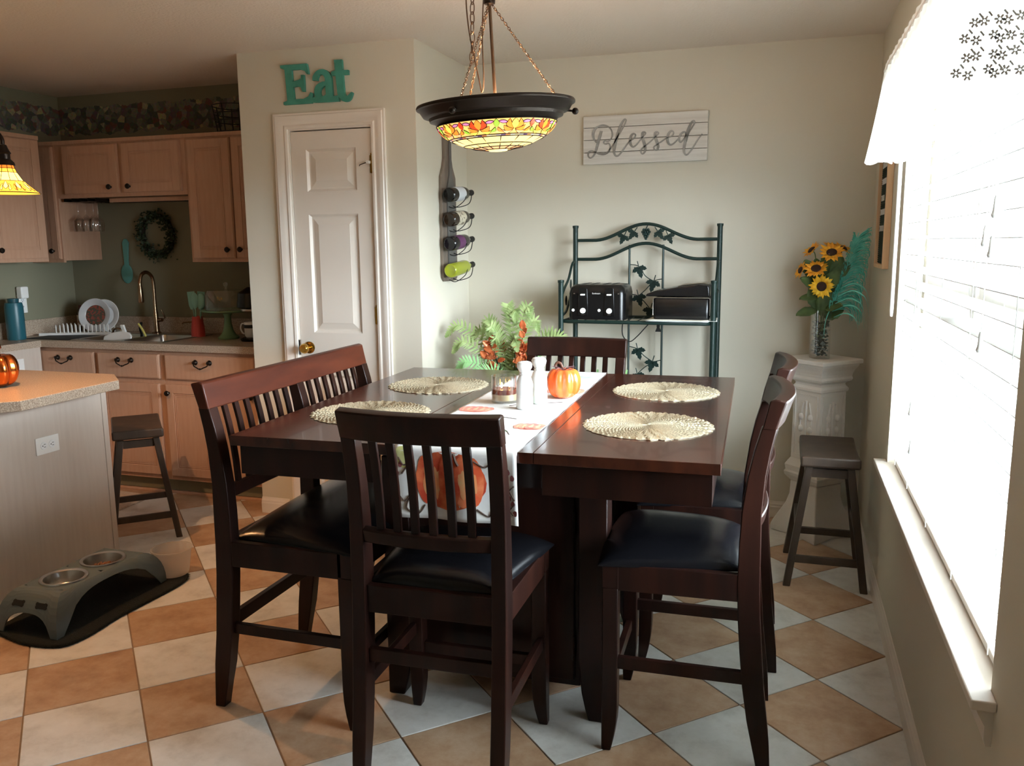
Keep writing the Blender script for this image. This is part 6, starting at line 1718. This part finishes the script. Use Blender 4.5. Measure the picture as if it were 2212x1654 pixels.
for row, zz_ in enumerate((0.44, 0.37, 0.30, 0.24, 0.17)):
    x = lw - 0.05
    for k in range(7 - row % 3):
        w_ = rl.choice((0.012, 0.016, 0.020))
        lt = MB().box(x - w_, x - w_ + 0.004, 0.013, 0.0155, zz_ - 0.012, zz_ + 0.012).box(x - w_ + 0.004, x, 0.013, 0.0155, zz_ + 0.008, zz_ + 0.012)
        if rl.random() < 0.5: lt.box(x - w_ + 0.004, x, 0.013, 0.0155, zz_ - 0.012, zz_ - 0.008)
        lt.build('white_letter', M['white_plastic'], lbd, smooth=None)
        x -= w_ + 0.009

# ------------------------------------------------------------------ floor vase with fern
fv = thing('floor_vase', 'tall dark floor vase standing in the nook behind the table', 'vase', (-1.335, 4.18, 0))
MB().lathe([(0.001, 0), (0.075, 0), (0.08, 0.01), (0.105, 0.16), (0.11, 0.28), (0.09, 0.42), (0.055, 0.50), (0.048, 0.55), (0.062, 0.585), (0.056, 0.585), (0.042, 0.55), (0.04, 0.50), (0.001, 0.48)], 32).build('vase', mat('dark_glazed_vase', srgb(54, 44, 38), 0.3), fv, smooth=50)
fb_ = thing('fern_arrangement', 'artificial fern and orange berry sprays standing behind the table', 'plant', (-1.335, 4.18, 0.56))
fernm = mat('fern_green', srgb(138, 162, 98), 0.6, col2=srgb(172, 190, 128), scale=25)
fern2 = mat('fern_light_green', srgb(132, 190, 118), 0.55, col2=srgb(164, 212, 146), scale=25)
rustm = mat('copper_leaf', srgb(196, 92, 52), 0.35, col2=srgb(220, 130, 80), scale=30, metal=0.2)
rp = random.Random(21)
def frond(P, L0, w0, m, n=15):
    pts = smooth_path(P, 8)
    mb = MB().tube(pts, 0.0018, 5)
    N_ = len(pts)
    for k in range(3, N_):
        t_ = k / (N_ - 1)
        if t_ < 0.25: continue
        q = pts[k]; u = (pts[min(k + 1, N_ - 1)] - pts[k - 1]).normalized()
        s_ = u.cross(Vector((0.1, -1, 0.35))).normalized()
        nn = u.cross(s_)
        ll = L0 * math.sin(PI * min(1, (t_ - 0.15) / 0.85 * 0.86 + 0.12)) + 0.006
        for sg in (-1, 1):
            for sub in (0, 0.5):
                qq = q + u * sub * (pts[1] - pts[0]).length
                d = (s_ * sg + u * 0.55 - nn * 0.15 + Vector((rp.uniform(-.1, .1), rp.uniform(-.1, .1), rp.uniform(-.1, .1)))).normalized()
                w = u * w0
                mb.add([qq - w, qq + w, qq + d * ll * 0.6 + w * 0.9, qq + d * ll, qq + d * ll * 0.6 - w * 0.9], [(0, 1, 2, 3, 4)])
    return mb.build('frond', m, fb_, smooth=None)
base_ = Vector((-0.0, 0.0, -0.02))
ends = [((-0.27, -0.05, 0.475), fernm), ((-0.22, -0.12, 0.40), fernm), ((-0.13, 0.02, 0.50), fernm), ((-0.08, -0.08, 0.475), fernm), ((-0.02, 0.0, 0.58), fernm), ((0.03, -0.06, 0.56), fernm), ((0.08, 0.0, 0.575), fernm), ((0.10, 0.05, 0.50), fernm),
        ((0.20, 0.02, 0.44), fernm), ((0.24, 0.0, 0.43), fernm), ((0.14, -0.1, 0.37), fern2), ((-0.20, -0.14, 0.30), fern2), ((-0.14, -0.18, 0.24), fern2), ((0.05, -0.12, 0.42), fernm), ((-0.05, -0.10, 0.42), fernm), ((-0.19, 0.05, 0.44), fernm)]
for (e, m) in ends:
    e = Vector(e); mid = Vector((e.x * 0.45, e.y * 0.5, max(e.z * 0.78, 0.26)))
    frond([base_, Vector((e.x * 0.12, e.y * 0.1, 0.14)), mid, e + Vector((0, 0, 0.01)), e + Vector((e.x * 0.28, 0, -0.045))], 0.046, 0.0036, m)
for k in range(26):
    e = Vector((rp.uniform(-0.10, 0.10), rp.uniform(-0.10, -0.03), rp.uniform(0.27, 0.44) + (0.0)))
    if k % 3 == 0: e = Vector((rp.uniform(0.06, 0.10), -0.08, rp.uniform(0.30, 0.48)))
    mb = MB().tube(smooth_path([base_, Vector((e.x * 0.3, e.y * 0.4, 0.15)), e]), 0.0022, 5)
    mb.build('stem', mat('dark_stem_%d' % k, srgb(48, 50, 34), 0.7) if k < 1 else bpy.data.materials['dark_stem_0'], fb_)
    for q in range(3):
        d = Vector((rp.uniform(-1, 1), rp.uniform(-1, 0), rp.uniform(-0.5, 1))); leaf(fb_, e - Vector((0, 0, 0.02 * q)), d, (0, -1, 0.4), rp.uniform(0.035, 0.055), rp.uniform(0.012, 0.019), rustm, 'copper_leaf')

fp = thing('leafy_plant', 'low green leafy plant glimpsed between the far chair and the bakers rack', 'plant', (-0.86, 3.98, 0))
MB().lathe([(0.001, 0), (0.08, 0), (0.10, 0.18), (0.105, 0.20), (0.095, 0.20), (0.001, 0.17)], 24).build('pot', M['white_ceramic'], fp, smooth=40)
for k in range(14):
    a = k * 2.4; e = Vector((0.10 * math.cos(a), 0.08 * math.sin(a), 0.45 + 0.022 * (k % 7) * 3))
    if e.z > 0.80: e.z = 0.80
    leaf(fp, (e.x * 0.2, e.y * 0.2, 0.17 + 0.0), (e.x, e.y, e.z - 0.2), (0, -1, 0.3), e.z - 0.17 + 0.05, 0.022, fern2)

# ------------------------------------------------------------------ dog corner
matp = [(-2.872, 2.40), (-2.85, 2.33), (-2.746, 2.294), (-2.636, 2.275), (-2.507, 2.298), (-2.472, 2.395), (-2.482, 2.573), (-2.473, 2.748), (-2.468, 2.901), (-2.484, 2.983), (-2.532, 3.036), (-2.64, 3.06), (-2.74, 3.10), (-2.84, 3.08), (-2.88, 2.98), (-2.87, 2.75), (-2.885, 2.55)]
dmx = thing('feeding_mat', 'black fluffy wavy-edged mat lying under the grey dog bowl stand', 'mat', (-2.67, 2.68, 0))
P = smooth_path([(x + 2.67, y - 2.68, 0) for x, y in matp + [matp[0]]], 4)[:-1]
MB().prism([(q.x, q.y) for q in P], 0, 0.014).build('pile', mat('black_pile', srgb(20, 24, 22), 0.98, bump=(260, 1.0, 0.006)), dmx, smooth=None, bevel=0.005)
fz = MB(); rp = random.Random(8)
for i in range(len(P)):
    q, q2 = P[i], P[(i + 1) % len(P)]
    for k in range(26):
        c = q.lerp(q2, rp.random()); o_ = Vector((c.x, c.y, 0)).normalized()
        b0 = Vector((c.x, c.y, rp.uniform(0.002, 0.013))); e = b0 + o_ * rp.uniform(0.003, 0.012) + Vector((rp.uniform(-.004, .004), rp.uniform(-.004, .004), rp.uniform(-0.003, 0.004)))
        e.z = max(e.z, 0.001)
        s_ = Vector((-o_.y, o_.x, 0)) * 0.0007
        fz.add([b0 - s_, b0 + s_, e], [(0, 1, 2)])
fz.build('fringe_fibres', bpy.data.materials['black_pile'], dmx, smooth=None, kind='stuff')
df = thing('dog_bowl_stand', 'grey plastic double dog bowl stand with bone cut-outs on the black mat', 'pet feeder', (-2.695, 2.625, 0.0145))
greyp = mat('grey_plastic', srgb(88, 100, 104), 0.5)
HB = 0.152
def wall(p0, p1, q0, q1, legw, arch_h, name, bones=()):
    """p0,p1 bottom corners, q0,q1 top corners; an arch is cut from the bottom edge"""
    p0, p1, q0, q1 = map(Vector, (p0, p1, q0, q1))
    def at_(u, v):
        a = p0.lerp(p1, u); b = q0.lerp(q1, u)
        h = 1 - math.cos(v * PI / 2)
        z = a.z + (b.z - a.z) * math.sin(v * PI / 2) ** 0.9
        return Vector((a.x + (b.x - a.x) * h, a.y + (b.y - a.y) * h, z))
    n = 18; low = []
    for k in range(n + 1):
        u = k / n
        if u <= legw or u >= 1 - legw: v = 0.0
        else:
            t_ = (u - legw) / (1 - 2 * legw) * 2 - 1
            v = arch_h * (1 - abs(t_) ** 2.6) ** 0.5
        low.append((u, v))
    nrm = (p1 - p0).cross(q0 - p0).normalized() * 0.004
    mb = MB()
    K = 8
    for (u0, v0), (u1, v1) in zip(low, low[1:]):
        for j in range(K):
            f0, f1 = j / K, (j + 1) / K
            w = lambda v, f: v + (1 - v) * f
            a, b, c, d = at_(u0, w(v0, f0)), at_(u1, w(v1, f0)), at_(u1, w(v1, f1)), at_(u0, w(v0, f1))
            mb.hexa([a, b, b - nrm, a - nrm, d, c, c - nrm, d - nrm])
    o = mb.build(name, greyp, df, smooth=40)
    for bu in bones:
        c = at_(bu, 0.50); ux = (p1 - p0).normalized(); uz = (at_(bu, 0.55) - at_(bu, 0.45)).normalized(); nn = ux.cross(uz).normalized() * 0.002
        bb = MB()
        bone = []
        Ln, w_, r_ = 0.020, 0.0055, 0.0075
        for a0, cx, cz in ((-150, Ln, -w_), (-60, Ln, w_), (30, -Ln, w_), (120, -Ln, -w_)):
            for k in range(7):
                a = R(a0 + k * 30); bone.append((cx + r_ * math.cos(a), cz + r_ * math.sin(a)))
        bone = [(Ln, -w_)]; 
        for cx, cz, a0 in ((Ln, -w_, -135), (Ln, w_, -45), (-Ln, w_, 45), (-Ln, -w_, 135)):
            for k in range(7):
                a = R(a0 + k * 30); bone.append((cx + r_ * math.cos(a), cz + r_ * math.sin(a)))
        bone = bone[1:]
        bb.prism(bone, 0, 1, lambda x, y, t_: c + ux * x + uz * y + nn * t_)
        bb.build('bone_cutout', M['black_matte'], o, smooth=None)
bx0, by0, tx0, ty0 = 0.148, 0.300, 0.095, 0.206
wall((-bx0, -by0, 0), (bx0, -by0, 0), (-tx0, -ty0, HB), (tx0, -ty0, HB), 0.13, 0.34, 'end_panel', (0.30, 0.72))
wall((bx0, by0, 0), (-bx0, by0, 0), (tx0, ty0, HB), (-tx0, ty0, HB), 0.13, 0.34, 'end_panel', (0.28, 0.72))
wall((bx0, -by0, 0), (bx0, by0, 0), (tx0, -ty0, HB), (tx0, ty0, HB), 0.10, 0.62, 'side_panel')
wall((-bx0, by0, 0), (-bx0, -by0, 0), (-tx0, ty0, HB), (-tx0, -ty0, HB), 0.10, 0.62, 'side_panel')
tp = MB(); n = 32
# top deck with two round holes: two square-to-circle rings
for cy in (-0.103, 0.103):
    y0, y1 = (-ty0, 0.0) if cy < 0 else (0.0, ty0)
    inner_ = [(0.078 * math.cos(2 * PI * k / n), cy + 0.078 * math.sin(2 * PI * k / n)) for k in range(n)]
    outer_ = []
    for k in range(n):
        a = 2 * PI * k / n; cx_, sy_ = math.cos(a), math.sin(a)
        hx = tx0; hy = (y1 - cy) if sy_ > 0 else (cy - y0)
        f = min(hx / abs(cx_) if abs(cx_) > 1e-6 else 9, hy / abs(sy_) if abs(sy_) > 1e-6 else 9)
        outer_.append((cx_ * f, cy + sy_ * f))
    tp.add([(a, b, HB) for a, b in inner_] + [(a, b, HB) for a, b in outer_] + [(a, b, HB - 0.005) for a, b in inner_] + [(a, b, HB - 0.005) for a, b in outer_],
           [(k, (k + 1) % n, n + (k + 1) % n, n + k) for k in range(n)] + [(2 * n + k, 2 * n + (k + 1) % n, 3 * n + (k + 1) % n, 3 * n + k) for k in range(n)] + [(k, (k + 1) % n, 2 * n + (k + 1) % n, 2 * n + k) for k in range(n)])
tp.build('deck', greyp, df, smooth=40)
kib = mat('dog_kibble', srgb(110, 72, 48), 0.8, col2=srgb(150, 104, 70), scale=40)
for lab, cy, food in (('steel dog bowl at the near end of the grey stand, holding water', -0.103, False), ('steel dog bowl at the far end of the grey stand, holding brown kibble', 0.103, True)):
    b_ = thing('dog_bowl', lab, 'bowl', (-2.695, 2.625 + cy, 0.0145 + HB), 0, 'steel dog bowls in the stand')
    MB().lathe([(0.001, -0.052), (0.055, -0.052), (0.066, -0.045), (0.077, 0.001), (0.088, 0.0045), (0.090, 0.001), (0.089, 0.006), (0.083, 0.007), (0.075, 0.003), (0.063, -0.043), (0.053, -0.050), (0.001, -0.050)], 40).build('bowl', M['chrome'], b_, smooth=40)
    if food:
        kb_ = MB(); rp = random.Random(3)
        for k in range(260):
            a = rp.random() * 2 * PI; r_ = 0.058 * math.sqrt(rp.random())
            kb_.sphere((r_ * math.cos(a), r_ * math.sin(a), -0.040 + 0.012 * rp.random()), 0.0055, 6, 4, (1, 1, 0.7))
        kb_.build('kibble', kib, b_, smooth=50, kind='stuff')
    else:
        MB().lathe([(0.001, -0.030), (0.0655, -0.030)], 40, cap=False).build('water', glass('water'), b_)
tb_ = thing('plastic_tub', 'clear frosted plastic tub standing on the black mat beyond the dog bowls', 'tub', (-2.572, 3.0, 0.0145))
MB().lathe([(0.001, 0), (0.062, 0), (0.068, 0.006), (0.084, 0.112), (0.089, 0.114), (0.089, 0.120), (0.083, 0.120), (0.066, 0.010), (0.001, 0.004)], 36).build('tub', sheer('frosted_plastic', srgb(225, 218, 212), 0.5, 0.55), tb_, smooth=40)
